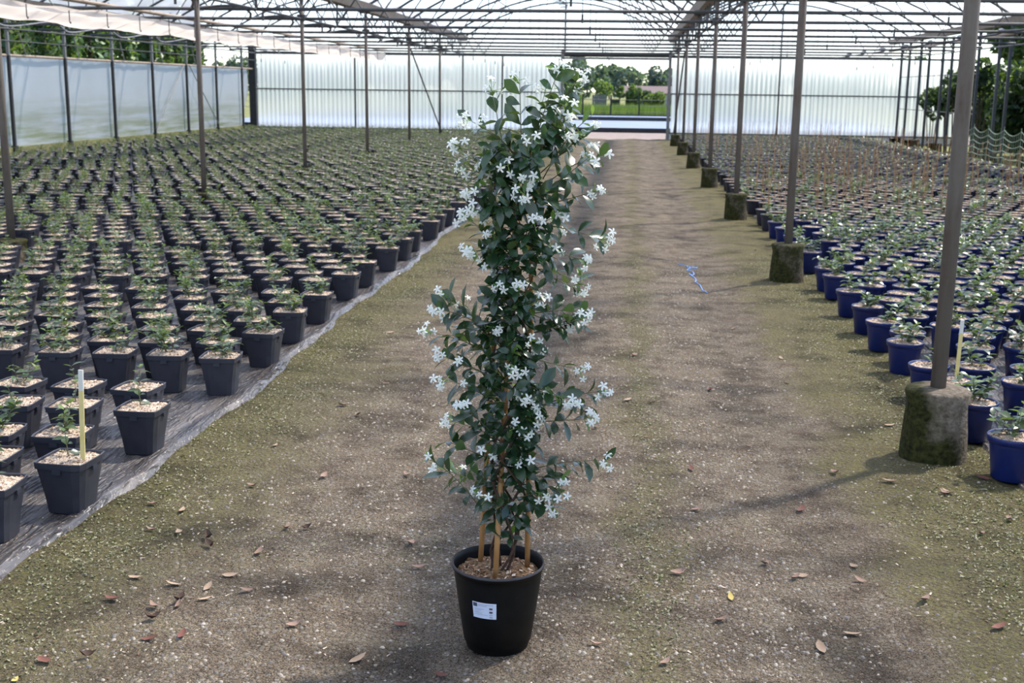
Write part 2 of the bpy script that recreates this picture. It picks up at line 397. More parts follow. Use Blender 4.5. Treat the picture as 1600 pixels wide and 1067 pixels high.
def sheet_z(sign):
    edge = -1.93 if sign < 0 else 1.66
    def f(x, y):
        d = (x-edge)*sign                              # distance into the sheet
        wob = .010*np.sin(2.1*y)+.006*np.sin(5.3*y+1); am = 1.0 if sign < 0 else .25
        z = .018 + .006*np.sin(9*x+4*y)*np.sin(5*y-3*x) + .004*np.sin(23*x-11*y)
        z += am*(.018*np.exp(-((d-.035-wob)/.018)**2) + .008*np.exp(-((d-.075-wob)/.014)**2))
        pots = np.clip((d-.07)/.04, 0, 1) if sign < 0 else np.clip(d/.02, 0, 1)
        z = z*(1-.75*pots) + .006*pots
        return np.where(d < .015, -.03, z)
    return f
def warp_grid(name, xs_, sign):
    ys_ = np.concatenate([np.arange(-3, 2, .2), np.arange(2, 12, .035), np.arange(12, END-.4, .3)])
    o = grid(name, xs_, ys_, sheet_z(sign), 'ground_sheet')
    me = o.data; n = len(me.vertices); c = np.empty(n*3, np.float32); me.vertices.foreach_get('co', c); c = c.reshape(-1, 3)
    wob = .030*np.sin(1.3*c[:, 1])+.018*np.sin(4.1*c[:, 1]+2)+.010*np.sin(9.7*c[:, 1]+1)
    d = np.abs(c[:, 0]-(-1.93 if sign < 0 else 1.66)); c[:, 0] += wob*np.exp(-d*3)
    me.vertices.foreach_set('co', c.ravel()); me.update(); return o
gl = warp_grid('ground_sheet', np.concatenate([np.arange(-12.55, -2.6, .3), np.arange(-2.6, -1.905, .012)]), -1)
tag(gl, 'crumpled black plastic ground sheet under the grey square pots', 'ground sheet', kind='structure')
gr = warp_grid('ground_sheet', np.concatenate([np.arange(1.645, 2.3, .015), np.arange(2.3, 8.75, .3)]), 1)
tag(gr, 'black plastic ground sheet under the blue and black round pots', 'ground sheet', kind='structure')
mb = MB(); mb.add([(-300, -20, -.06), (300, -20, -.06), (300, 700, -.06), (-300, 700, -.06)], [(0, 1, 2, 3)])
tag(mb.build('ground_outside', 'meadow'), 'wide green meadow outside the greenhouse', kind='structure')
mb = MB(); mb.add([(-16, END-.05, -.03), (16, END-.05, -.03), (16, 47.0, -.03), (-16, 47.0, -.03)], [(0, 1, 2, 3)])
tag(mb.build('gravel_yard', 'outside_gravel'), 'pinkish gravel yard outside the end opening', kind='structure')
for (ya, yb, what) in ((47.4, 64.5, 'beside the gravel yard'), (66.0, 76.5, 'beside the wire fence')):
    e = empty('outdoor_bed', (0, ya, -.03)); tag(e, f'empty outdoor growing bed of sheeting in pale sky-sheen colour {what}', 'bed')
    mb = MB(); mb.box((-19, 0, 0), (11.5, yb-ya, .02)); mb.build('sheet', 'outside_mat_sheen', e)
    mb = MB(); mb.box((-19, -.15, 0), (11.5, 0, .17)); mb.build('edging_board', 'board_black', e)
    mb = MB(); mb.box((-19, yb-ya, 0), (11.5, yb-ya+.12, .10)); mb.build('edging_board', 'board_black', e)

# ------------------------------------------------------------------ greenhouse frame
FR = [Y0 + DY*k for k in range(-3, 15)]
ZT, ZG, RISE = 2.70, 3.16, 1.15
def arch_z(t): return ZG + .06 + RISE*(1-t*t)
def frm(k): return ORD[len(FR)-k] if len(FR)-k < len(ORD) else str(len(FR)-k)
# posts on concrete footings beside the lane
def footing(mb, seed, r0=.145, r1=.128, h=.33):
    rr = random.Random(seed); n = 28; ph = [rr.uniform(0, 6) for _ in range(4)]
    def shp(a, r, z):
        q = r*(1+.018*math.sin(3*a+ph[0]+z*9)+.012*math.sin(7*a+ph[1]-z*21)+.01*math.sin(13*a+ph[2]+z*33)); return q*math.cos(a), q*math.sin(a)
    prof = [(r0*1.02, -.05), (r0, .0), (r0*.985, h*.2), (r0*.955, h*.4), (r0*.92, h*.6), (r0*.88, h*.8), (r1+.012, h*.96), (r1, h), (r1*.7, h+.004), (.03, h+.006)]
    mb.lathe(prof, n, 0, shp)
ROWNAME = {1: 'among the grey square pots', 2: 'beside lane and blue pots'}
for row in (1, 2):
    for j, k in enumerate(range(-1 if row == 2 else 1, 14, 2) if row == 2 else range(-1, 14, 2)):
        y = Y0 + DY*(k+1); idx = (13-k)//2 + 1
        if y > END-1: continue
        e = empty('support_post', (ROW[row], y, 0))
        tag(e, f'rusty steel post on footing {ROWNAME[row]}, {ORD[idx]} from the end wall', 'post', 'roof posts on concrete footings')
        h = .33 if row == 2 else .20
        mb = MB(); footing(mb, 50+row*20+k, h=h, r0=.145 if row == 2 else .14, r1=.128 if row == 2 else .125); f_ = mb.build('concrete_footing', 'concrete_mossy' if y < 7 else 'concrete_overgrown', e, True)
        f_.rotation_euler = (0, 0, 0 if k < 0 else (-.9 if k % 4 else .4))
        mb = MB(); mb.tube([(0, 0, h-.02), (0, 0, 1.5), (0, 0, ZG-.05)], .034, 12); mb.build('post', 'post_rust', e, True)
        mb = MB(); mb.box((-.12, -.07, ZG-.065), (.12, .07, ZG-.038)); mb.build('head_plate', 'steel_dark', e)
        mb = MB(); mb.box((-.07, -.055, ZT-.03), (.07, .055, ZT+.07)); mb.build('tie_bracket', 'steel_dark', e)
# tie beams, hoops with their struts, bay by bay
BAY = ['bay along the film wall', 'lane bay', 'bay of blue pots']
for k, y in enumerate(FR):
    for b in range(3):
        xa, xb = ROW[b], ROW[b+1]; cx = (xa+xb)/2; hw = (xb-xa)/2
        mb = MB(); mb.bar((xa, y, ZT), (xb, y, ZT), .026, 8)
        tag(mb.build('tie_beam', 'steel_dark', None, True), f'dark steel tie tube across the {BAY[b]}, {frm(k)} from the end wall', 'beam', 'tie beams')
        e = empty('roof_hoop', (cx, y, 0)); tag(e, f'curved steel roof hoop over the {BAY[b]}, {frm(k)} from the end wall', 'hoop', 'roof hoops')
        mb = MB(); te = (hw-.045)/hw; mb.tube([(-hw*te, 0, ZG-.03)]+[(hw*t_, 0, arch_z(t_)) for t_ in np.linspace(-te, te, 17)]+[(hw*te, 0, ZG-.03)], .029, 6); mb.build('arch', 'steel_dark', e, True)
        for s in (-1, 1):
            mb = MB(); mb.bar((s*hw*.80, 0, ZT), (s*hw*.52, 0, arch_z(.52)), .014, 5); mb.build('strut', 'steel_dark', e)
            mb = MB(); mb.bar((s*hw*.80, 0, ZT), (s*hw*.93, 0, arch_z(.93)), .014, 5); mb.build('strut', 'steel_dark', e)
        mb = MB(); mb.bar((0, 0, ZT), (0, 0, arch_z(0)), .006, 4); mb.build('hanger_rod', 'steel_dark', e)
for b in range(3):
    xa, xb = ROW[b], ROW[b+1]; cx = (xa+xb)/2; hw = (xb-xa)/2
    for t_, nm in ((0, 'ridge'), (-.5, 'slope nearer the film wall'), (.5, 'slope nearer the bushes')):
        mb = MB(); mb.bar((cx+hw*t_, FR[0], arch_z(t_)-.044), (cx+hw*t_, END, arch_z(t_)-.044), .017, 5)
        tag(mb.build('purlin', 'steel_dark'), f'steel purlin under the {nm}, {BAY[b]}', 'purlin')
    # film roof of the bay
    xs_ = np.linspace(-1.0, 1.0, 33); ys_ = np.arange(FR[0]-.3, END+.2, .253)
    def zf(X, Y):
        return arch_z(X*(hw-.06)/hw) + .036 - .018*np.abs(np.sin((Y-Y0)/DY*PI))*(1-X*X) + .005*np.sin(9*X+3*Y)
    X, Y = np.meshgrid(xs_, ys_); nx, ny = len(xs_), len(ys_)
    V = np.stack([cx+X*(hw-.06), Y, zf(X, Y)], -1).reshape(-1, 3)
    i = (np.arange(ny-1)[:, None]*nx + np.arange(nx-1)[None]).ravel()
    T = np.concatenate([np.stack([i, i+1, i+nx+1], -1), np.stack([i, i+nx+1, i+nx], -1)])
    o = link('ceiling', tri_mesh('ceiling', V, T, np.zeros(len(T)), ['roof_film'], True)); tag(o, f'milky plastic film roof over the {BAY[b]}', kind='structure')
# gutters
GN = ['over the film side wall', 'over the posts among the grey pots', 'over the posts beside the lane', 'over the open side by the bushes']
for r_, x in enumerate(ROW):
    mb = MB(); pr = [(-.17, .15), (-.15, .15), (-.09, .02), (.09, .02), (.15, .15), (.17, .15), (.10, -.0), (-.10, -.0)]
    n = len(pr)
    for s0, s1 in ((FR[0]-.3, END+.1),):
        mb.add([(x+p[0], s0, ZG+p[1]-.04) for p in pr]+[(x+p[0], s1, ZG+p[1]-.04) for p in pr],
               [(i, (i+1) % n, n+(i+1) % n, n+i) for i in range(n)]+[tuple(range(n-1, -1, -1)), tuple(range(n, 2*n))])
    tag(mb.build('roof_gutter', 'gutter'), f'long tan sheet-metal rain gutter {GN[r_]}', 'gutter')
# lattice girders under the two inner gutters
for row in (1, 2):
    e = empty('lattice_girder', (ROW[row], 0, 0)); tag(e, f'zigzag steel lattice girder {GN[row]}', 'girder')
    PK = [k for k in range(3, len(FR)-1, 2)]                # frames that stand on a post of this row
    stops = [FR[0]]+[FR[k] for k in PK]+[END]
    for ya, yb in zip(stops, stops[1:]):
        a0, b0 = ya+(.028 if ya > FR[0] else 0), yb-(.028 if yb < END else .05)
        mb = MB(); mb.bar((0, a0, ZT), (0, b0, ZT), .018, 6); mb.build('bottom_chord', 'steel_dark', e)
    def diag(d0, d1, up):
        m1 = MB(); z0, z1 = (ZT, ZG-.046) if up else (ZG-.046, ZT); L = DY/4
        m1.bar((0, d0, z0+(z1-z0)*d0/L), (0, L-d1, z1-(z1-z0)*d1/L), .010, 5); return m1.mesh('diagonal', 'steel_dark')
    MD = {}
    for k in range((len(FR)-1)*4):
        ya = FR[0]+k*DY/4; at0 = k % 4 == 0 and k//4 in PK; at1 = (k+1) % 4 == 0 and (k+1)//4 in PK; up = k % 2 == 0
        key = (at0, at1, up)
        if key not in MD: MD[key] = diag(.030 if at0 else 0., .030 if at1 else 0., up)
        link('diagonal', MD[key], e, (0, ya, 0))
    m3 = MB(); m3.bar((0, 0, ZT), (0, 0, ZG-.038), .02, 6); c_ = m3.mesh('upright', 'steel_dark')
    for k, y in enumerate(FR[:-1]):
        if k not in PK: link('upright', c_, e, (0, y, 0))

# ------------------------------------------------------------------ end wall of corrugated sheets
e = empty('wall_back', (0, END, 0)); tag(e, 'end wall of corrugated translucent sheets with a wide opening onto the yard', kind='structure')
def corrugated(wd, h):
    n = int(wd/.0317); V = []; F = []
    for i in range(n+1):
        x = wd*i/n; y = .014*math.sin(2*PI*x/.152)
        V += [(x, y, 0), (x, y, h)]
    F = [(2*i, 2*i+2, 2*i+3, 2*i+1) for i in range(n)]
    mb = MB(); mb.add(V, F); return mb.mesh('corrugated_sheet', 'corrugated', True)
c_lo, c_hi = corrugated(1.16, 1.27), corrugated(1.16, 1.17)
OPA, OPB = -2.2, 1.28
xs_ = [-12.6+1.155*i for i in range(9)]+[1.42+1.155*i for i in range(8)]
for x in xs_:
    link('corrugated_sheet', c_lo, e, (x, 0, .22)); link('corrugated_sheet', c_hi, e, (x, .02, 1.48))
mb = MB()
for (xa, xb) in ((-12.65, OPA), (OPB, 10.7)):
    m = MB(); m.box((xa, -.05, 1.46), (xb, -.03, 1.50)); m.build('rail', 'steel_dark', e)
    m = MB(); m.box((xa, -.05, .18), (xb, -.03, .22)); m.build('rail', 'steel_dark', e)
    m = MB(); m.box((xa, -.06, 2.63), (xb, -.02, 2.69)); m.build('rail', 'steel_dark', e)
    m = MB(); m.box((xa, 0, -.04), (xb, .03, .18)); m.build('lit_film_strip', 'lit_film_white', e)  # strip stands in for lit film, its brightness painted as white
for x in (OPA, OPB+.06):
    m = MB(); m.box((x-.05, -.09, -.05), (x+.05, .05, 2.85)); m.build('door_jamb', 'steel_grey', e)
m = MB(); m.box((OPA, -.12, 2.56), (OPB+.1, .08, 2.63)); m.build('door_header', 'steel_grey', e)
m = MB(); m.bar((OPA, -.02, 2.71), (OPB+.1, -.02, 2.71), .07, 12); m.build('rolled_door', 'steel_black', e)
for x in (-9.2, ROW[1], -4.2, 4.9, ):
    m = MB(); m.box((x-.025, -.1, 0), (x+.025, -.05, arch_z(0) if x in (4.9,) else ZT)); m.build('upright', 'steel_dark', e)
m = MB(); m.box((-2.16, -.1, 2.7), (-2.10, -.05, arch_z(0))); m.build('upright', 'steel_dark', e)
m = MB(); m.box((-12.85, -.15, 0), (-12.62, .05, ZG)); m.build('corner_post', 'steel_black', e)
for b in range(3):                                      # film gable above the sheets
    xa, xb = ROW[b], ROW[b+1]; cx = (xa+xb)/2; hw = (xb-xa)/2; ts = np.linspace(-1, 1, 17)
    V = [(cx+hw*t_, .04, 2.69) for t_ in ts]+[(cx+hw*t_, .04, arch_z(t_)) for t_ in ts]
    m = MB(); m.add(V, [(i, i+1, 18+i, 17+i) for i in range(16)]); m.build('gable_film', 'roof_film', e)
for (xa, za, xb, zb) in ((-5.5, 2.5, -3.9, .2),):
    pass
mb = MB(); mb.bar((ROW[1]+.046, Y0+10*DY, 2.52), (ROW[1]+.046, Y0+12*DY, .30), .02, 6); tag(mb.build('brace', 'steel_dark'), 'slanting steel brace tube between the last posts among the grey pots', 'brace')
mb = MB(); mb.bar((ROW[2]-.046, Y0+10*DY, 2.52), (ROW[2]-.046, Y0+12*DY, .40), .02, 6); tag(mb.build('brace', 'steel_dark'), 'slanting steel brace tube between the last posts beside the lane', 'brace')

# ------------------------------------------------------------------ film side wall
XW = ROW[0]
PY = [y+1.1-DY for y in FR]                              # wall posts stand between the frames
e = empty('wall_left', (XW, 0, 0)); tag(e, 'long side wall of algae-stained milky film over a mossy plinth', kind='structure')
m = MB(); m.box((-.10, -2, -.05), (.02, END-.3, .27)); m.build('plinth', 'moss_plinth', e)
for k in range(len(PY)):
    ya, yb = PY[k], (PY[k+1] if k+1 < len(PY) else END-.25)
    ys_ = np.linspace(ya, yb, 9); zs_ = np.linspace(.25, 2.12, 9)
    V = []; F = []
    for i, y in enumerate(ys_):
        for j, z in enumerate(zs_):
            bow = .06*math.sin(PI*i/8)*(.4+.6*math.sin(PI*j/8)) + .015*math.sin(9*y+4*z)
            yy = y
            if k == len(PY)-1: yy = y - (1-j/8)**1.5*.0 - (i/8)*(.35+.5*(1-z/2.1)+.18*math.sin(3*z))
            V.append((-.06-bow, yy, z + (.02*math.sin(5*y) if j == 8 else 0)))
    F = [(i*9+j, (i+1)*9+j, (i+1)*9+j+1, i*9+j+1) for i in range(8) for j in range(8)]
    m = MB(); m.add(V, F); m.build('film_panel', 'wall_film', e, True)
m = MB(); m.bar((.0, PY[0], 2.13), (.0, END-.2, 2.13), .028, 8); m.build('top_rail', 'tan_pipe', e, True)
m = MB(); m.bar((.068, PY[0], 2.42), (.068, END-.2, 2.42), .012, 6); m.build('upper_rail', 'steel_dark', e, True)
for k, y in enumerate(FR):
    pe = empty('wall_post', (XW+.03, PY[k], 0)); tag(pe, f'dark steel post of the film side wall, {frm(k)} from the end wall', 'post', 'film wall posts')
    m = MB(); m.box((-.03, -.03, 0), (.03, .03, 2.13)); m.box((-.05, -.05, .0), (.05, .05, .30)); m.build('post', 'steel_black', pe)
    m = MB(); m.box((-.03, -.03, 2.13), (.03, .03, ZG-.038)); m.build('post_top', 'steel_grey', pe)
    m = MB(); m.bar((.02, .7, 2.15), (.02, .45, 2.62), .014, 5); m.build('stay', 'steel_grey', pe)
for (ya, yb) in ((PY[14], PY[15]-.22), (PY[16], PY[15]+.22)):
    m = MB(); m.bar((XW+.07, ya, .36), (XW+.036, yb, 2.13), .014, 5); tag(m.build('brace', 'steel_grey'), 'slanting brace rod on the film wall, its top '+('nearer' if ya < yb else 'farther from')+' the end wall', 'brace', 'film wall brace rods')
for x_, nm in ((XW+.075, 'on the film wall posts'), (ROW[3]-.047, 'on the open side posts')):
    m = MB(); m.bar((x_, PY[0], ZT-.042), (x_, END-.1, ZT-.042), .02, 6); tag(m.build('plate_rail', 'steel_dark', None, True), f'long dark steel rail carrying the tie beam ends {nm}', 'rail')

# open side by the bushes: double posts with low footings
for k, y in enumerate(FR[:-1]):
    for dx, nm in ((0, 'lane side'), (.24, 'bush side')):
        pe = empty('side_post', (ROW[3]+dx, y+1.1, 0)); tag(pe, f'dark open side post, {nm} of its pair, {frm(k)} from the end wall', 'post', 'open side posts')
        m = MB(); m.box((-.032, -.032, 0), (.032, .032, ZG-.038)); m.build('post', 'steel_dark', pe)
        if dx == 0:
            m = MB(); footing(m, 300+k, .17, .15, .26); m.build('concrete_footing', 'concrete_mossy', pe, True)
m = MB(); m.bar((ROW[3]-.062, FR[0], 2.92), (ROW[3]-.062, END, 2.92), .035, 8); tag(m.build('roll_tube', 'tan_pipe', None, True), 'tan roll-up tube along the open side by the bushes', 'tube')
for z_ in (.2, 1.1, 2.1):
    m = MB(); m.bar((ROW[3]+.28, END-9, z_), (ROW[3]+.28, END, z_), .012, 5)
    tag(m.build('side_rail', 'steel_grey'), {.2: 'lowest', 1.1: 'middle', 2.1: 'highest'}[z_]+' thin rail along the open side posts near the end wall', 'rail')

# ------------------------------------------------------------------ things hung in the roof
def sag(name, mat, x, z, ya, yb, amp, drop, r, lab, cat, step=DY, ph=0.):
    pts = []
    for y in np.arange(ya, yb, step/10):
        u = ((y-Y0)/step) % 1.0
        pts.append((x+amp*math.sin(2*PI*u+ph)+.03*math.sin(y*1.7), y, z-drop*math.sin(PI*u)**1.5))
    m = MB(); m.tube(pts, r, 6); return tag(m.build(name, mat, None, True), lab, cat)
sag('hanging_hose', 'hose_grey', -9.6, ZT+.042, 13, END-1, .10, .16, .018, 'grey hose sagging between the tie beams near the folded screen', 'hose')
sag('hanging_hose', 'hose_grey', -11.3, ZT+.042, 13, END-1, .10, .14, .018, 'grey hose sagging between the tie beams near the film wall', 'hose', ph=1.3)
sag('hanging_hose', 'hose_black', -5.95, ZT+.044, 8, END-1, .16, .10, .02, 'black hose looping along the posts among the grey pots', 'hose', DY, .7)
sag('hanging_hose', 'hose_black', 6.6, ZT+.044, 10, END-1, .18, .08, .02, 'black hose looping under the bay of blue pots', 'hose', DY, .3)
sag('hanging_hose', 'hose_black', -2.1, arch_z(0)-.22, 10, END-1, .12, .05, .015, 'black hose tied along the ridge of the lane bay', 'hose', DY/2, .3)
# folded shade screen on its pipe
e = empty('folded_screen', (-7.95, 0, 0)); tag(e, 'cream shade screen folded along a tan pipe under the roof', 'screen')
m = MB(); m.bar((0, 8, ZT+.055), (0, END-.6, ZT+.055), .032, 8); m.build('pipe', 'tan_pipe', e, True)
V = []; F = []; ysn = np.arange(8, END-1, .12); J = 15
for i, y in enumerate(ysn):
    late = max(0, (y-29)/11); u = ((y-Y0)/DY) % 1
    for j in range(J):
        q = j/(J-1)
        x = -.02 - .92*q*(1-.55*late*abs(math.sin(PI*u))) + .03*math.sin(7*q+y*.8)
        z = ZT - .055 - .10*q - .05*math.sin(PI*q*3+.5*math.sin(y*.9)) - .16*late*math.sin(PI*u)**2*math.sin(PI*min(1, q*1.2)) - .05*math.sin(PI*u)*q + .012*math.sin(17*q+5*y)
        V.append((x, y, z))
nI = len(ysn); F = [(i*J+j, (i+1)*J+j, (i+1)*J+j+1, i*J+j+1) for i in range(nI-1) for j in range(J-1)]
m = MB(); m.add(V, F); m.build('cloth', 'screen_cloth', e, True)
hk = MB(); hk.tube([(.045, 0, ZT+.092), (.0, 0, ZT+.088), (0, 0, ZT-.25), (.015, 0, ZT-.28), (.02, 0, ZT-.25)], .008, 5); hm = hk.mesh('hook', 'steel_dark')
for k in range(2, len(FR)-1):
    link('hook', hm, e, (-.035, FR[k]+.35, 0)); link('hook', hm, e, (-.035, FR[k]+1.6, 0))
# sprinkler droppers
dp = MB(); dp.tube([(0, 0, ZT), (0, 0, ZT-.34)], .004, 4); dp.tube([(0, 0, ZT-.34), (0, 0, ZT-.43)], .012, 6); dm = dp.mesh('sprinkler', 'hose_black')
for x, nm in ((-10.9, 'in the film wall bay'), (-3.9, 'above the grey pots by the lane'), (-.5, 'above the lane'), (3.2, 'above the blue pots'), (6.9, 'near the bushes')):
    for k in range(2, len(FR)-1):
        tag(link('sprinkler', dm, None, (x, FR[k]+(.0), 0)), f'sprinkler dropper {nm}, {ORD[len(FR)-1-k]} from the end wall', 'sprinkler', 'sprinkler droppers')

# ------------------------------------------------------------------ leaves
def leaf_mb(L, W, nseg=4, fold=.25, curl=.25, mb=None, M4=None, mi=0):
    vs = []; prof = [0, .62, 1.0, .86, .0] if nseg == 4 else ([0, .95, .8, 0] if nseg == 3 else [0, 1, 0])
    for i in range(nseg+1):
        q = i/nseg; wv = prof[i]*W/2; z = -curl*L*q*q + .12*L*q
        vs += [(L*q, -wv, z+fold*wv), (L*q, 0, z), (L*q, wv, z+fold*wv)]
    fs = []
    for i in range(nseg):
        a = 3*i; b = a+3
        if i == 0: fs += [(1, 3+1, 3+0)[::-1], (1, 3+2, 3+1)[::-1]]
        elif i == nseg-1: fs += [(a, a+1, b+1), (a+1, a+2, b+1)]
        else: fs += [(a, a+1, b+1, b), (a+1, a+2, b+2, b+1)]
    fs = [f for f in fs]
    if M4 is not None: vs = [M4 @ Vector(v) for v in vs]
    mb = mb or MB(); mb.add(vs, fs, mi); return mb
# first segment faces wind the other way round above, so turn them: keep every normal up
def fix_up(me):
    import bmesh
    b = bmesh.new(); b.from_mesh(me); bmesh.ops.recalc_face_normals(b, faces=b.faces)
    b.normal_update()
    if sum(f.normal.z*f.calc_area() for f in b.faces) < 0: bmesh.ops.reverse_faces(b, faces=b.faces)
    b.to_mesh(me); b.free(); return me
def frame_m4(pos, d, up=Vector((0, 0, 1)), roll=0.):
    d = Vector(d).normalized(); y = up.cross(d)
    if y.length < 1e-4: y = Vector((0, 1, 0))
    y.normalize(); z = d.cross(y)
    m = Matrix((d, y, z)).transposed()
    if roll: m = Matrix.Rotation(roll, 3, d) @ m
    return Matrix.Translation(pos) @ m.to_4x4()
LEAF = []
for L, W, fo, cu in ((.058, .026, .22, .2), (.050, .024, .3, .38), (.064, .027, .18, .12), (.044, .021, .35, .3), (.055, .020, .4, .5), (.050, .027, .15, .25)):
    LEAF.append(fix_up(leaf_mb(L, W, 4, fo, cu).mesh('leaf', 'jasmine_leaf', True)))
LEAF_Y = [fix_up(leaf_mb(.045, .015, 4, .5, .1).mesh('leaf', 'young_leaf', True))]
fm = MB()
for k in range(5):                                     # five-petalled pinwheel
    m4 = Matrix.Rotation(2*PI*k/5, 4, 'Z')
    vs = [m4 @ Vector(p) for p in ((.0012, -.001, 0), (.0055, -.0022, .001), (.0115, -.0005, -.0008), (.0125, .004, -.002), (.0075, .0038, .0015), (.002, .0015, .0005))]
    fm.add(vs, [(0, 1, 4, 5), (1, 2, 3, 4)], 0)
fm.tube([(0, 0, .0005), (0, 0, -.008)], [.0016, .0011], 5, 0); fm.tube([(0, 0, -.008), (0, 0, -.012)], [.0016, .0008], 5, 1)
FLOWER = fm.mesh('flower', ['petal', 'green_stalk'])

# ------------------------------------------------------------------ the tall flowering plant
PC = on_ground(777, 1003); PC.z = float(relief(PC.x, PC.y))-.004
plant = empty('potted_climber', PC); tag(plant, 'tall white-flowering climber on canes in a round black pot on the lane', 'potted plant')
mb = MB()
mb.lathe([(.088, .0), (.092, .004), (.094, .022), (.099, .024), (.1135, .12), (.1275, .225), (.129, .242), (.1325, .244), (.1345, .248), (.1345, .254), (.1325, .258), (.1295, .2565), (.128, .240), (.123, .20)], 48)
mb.add([(.088*math.cos(2*PI*j/48), .088*math.sin(2*PI*j/48), .001) for j in range(48)], [tuple(range(47, -1, -1))])
pot = mb.build('pot', 'pot_black', plant, True)
mb = MB(); mb.lathe([(.1327, .2588), (.1352, .2550), (.1352, .2515)], 48); mb.build('rim_edge', 'pot_rim_worn', pot, True)
# sticker wrapped on the pot wall, facing the lane
camdir = math.atan2(-PC.y, -PC.x)
def wrap(mb, a0, a1, z0, z1, off, mi=0, n=6):
    V = []
    for i in range(n+1):
        a = camdir + a0 + (a1-a0)*i/n
        for z in (z0, z1):
            r = (.099+(.1135-.099)*(z-.024)/.096 if z < .12 else .1135+(.1275-.1135)*(z-.12)/.105)+off
            V.append((r*math.cos(a), r*math.sin(a), z))
    mb.add(V, [(2*i, 2*i+2, 2*i+3, 2*i+1) for i in range(n)], mi)
A0, A1, S0, S1 = -.63, -.03, .128, .178
mb = MB(); wrap(mb, A0, A1, S0, S1, .0012, 0, 8); st = mb.build('sticker', 'sticker', pot)
st['label'] = 'pale printed paper sticker'
du = (A1-A0); dv = (S1-S0)
pm = MB()
def ink(u0, u1, v0, v1, mi): wrap(pm, A0+du*u0, A0+du*u1, S0+dv*v0, S0+dv*v1, .0020, mi, 2)
ink(.04, .22, .72, .95, 0)
for (u0, u1, v) in ((.26, .88, .86), (.26, .62, .78)): ink(u0, u1, v, v+.04, 1)
for (u0, u1, v) in ((.1, .5, .58), (.1, .38, .50), (.1, .3, .40), (.1, .42, .32), (.1, .66, .22)): ink(u0, u1, v, v+.03, 1)
ink(.72, .85, .60, .72, 2); ink(.72, .85, .38, .50, 0); ink(.72, .85, .24, .30, 1); ink(.72, .85, .06, .18, 1)
pm.build('print', ['print_ink', 'print_grey', 'print_brown'], pot)
# bark mulch with loose chips
def lumpy_disc(rad, z, amp, seed, rings=7, n=24, square=False):
    rr = random.Random(seed); ph = [rr.uniform(0, 6) for _ in range(6)]; mb = MB(); V = [(0, 0, z+amp)]
    for i in range(1, rings+1):
        q = i/rings
        for j in range(n):
            a = 2*PI*j/n; r = rad*q
            if square: r = r*min(1.22, 1/max(abs(math.cos(a)), abs(math.sin(a))))
            x, y = r*math.cos(a), r*math.sin(a)
            V.append((x, y, z+amp*(1-q*q)+amp*.5*math.sin(60*x+ph[0])*math.sin(50*y+ph[1])+amp*.3*math.sin(140*x+90*y+ph[2])))
    F = [(0, 1+j, 1+(j+1) % n) for j in range(n)]
    for i in range(rings-1): F += [(1+i*n+j, 1+(i+1)*n+j, 1+(i+1)*n+(j+1) % n, 1+i*n+(j+1) % n) for j in range(n)]
    mb.add(V, F, 0); return mb
def add_chips(mb, rad, z, amp, n, size, seed, square=False, nm=3):
    rr = random.Random(seed)
    for _ in range(n):
        if square: x, y = rr.uniform(-rad, rad), rr.uniform(-rad, rad); q = max(abs(x), abs(y))/rad
        else:
            a = rr.uniform(0, 2*PI); q = math.sqrt(rr.random()); x, y = rad*q*math.cos(a)*.97, rad*q*math.sin(a)*.97
        L = size*rr.uniform(.5, 1.5); W = L*rr.uniform(.2, .6); H = L*.14
        d = Vector((rr.uniform(-1, 1), rr.uniform(-1, 1), rr.uniform(-.35, .35)))
        m4 = frame_m4(Vector((x, y, z+amp*(1-q*q)+.002)), d, roll=rr.uniform(-.6, .6))
        vs = [m4 @ Vector(p) for p in ((-L/2, 0, 0), (0, -W/2, 0), (L/2, 0, 0), (0, W/2, 0), (0, 0, H))]
        mb.add(vs, [(0, 1, 4), (1, 2, 4), (2, 3, 4), (3, 0, 4)], 1+rr.choice((0, 0, 0, 1, 1, 2) if nm == 3 else (0, 1, 1, 1, 2, 2)))
mb = lumpy_disc(.1265, .222, .014, 3, 9, 36); add_chips(mb, .122, .222, .014, 720, .014, 5, nm=2)
mu = mb.build('mulch', ['mulch_main', 'chip_light', 'chip_mid', 'chip_dark'], plant)
YP = PC.y
def L3(px, py, dy=0.): return at(px, py, YP+dy) - PC
# three canes
CANE = [((773, 903), (812, 232), -.072, .07), ((750, 868), (785, 330), .05, .05), ((824, 880), (832, 300), .04, .06)]
for (a, b, d0, d1) in CANE:
    pa, pb = L3(*a, d0), L3(*b, d1); pa.z = .205
    mb = MB(); pts = [pa.lerp(pb, q) for q in np.linspace(0, 1, 9)]
    rs = [.0075*(1.12 if i % 2 else 1.0) for i in range(9)]
    mb.tube(pts, rs, 10); mb.build('cane', 'bamboo', plant, True)
# axis of the foliage column, from the mulch to the tip
AXP = [(790, 850), (795, 760), (800, 660), (800, 560), (805, 460), (815, 360), (825, 270), (830, 200), (850, 150)]
AXL = [L3(*p) for p in AXP]
def axis(z):
    for a, b in zip(AXL, AXL[1:]):
        if z <= b.z or b is AXL[-1]:
            q = (z-a.z)/(b.z-a.z); return a.lerp(b, q)
for s in range(6):                                     # twining brown stems
    pts = []; a0 = 2*PI*s/6+.4; zt = R.uniform(.95, 1.35); turns = R.uniform(1.2, 2.4)*(1 if s % 3 else -1)
    for i in range(26):
        q = i/25; z = .22+(zt-.22)*q; c = axis(max(z, .27)); rad = .022+.030*min(1, q*3)
        if q < .12: rad = .018+.2*q
        a = a0+turns*2*PI*q
        pts.append(Vector((c.x*min(1, q*4+.3)+rad*math.cos(a), c.y+rad*math.sin(a)-.01, z)))
    mb = MB(); mb.tube(pts, [.0042-.0022*i/25 for i in range(26)], 6); mb.build('vine_stem', 'vine_bark', plant, True)
leaves, flowers = [], []                               # (matrix, variant)
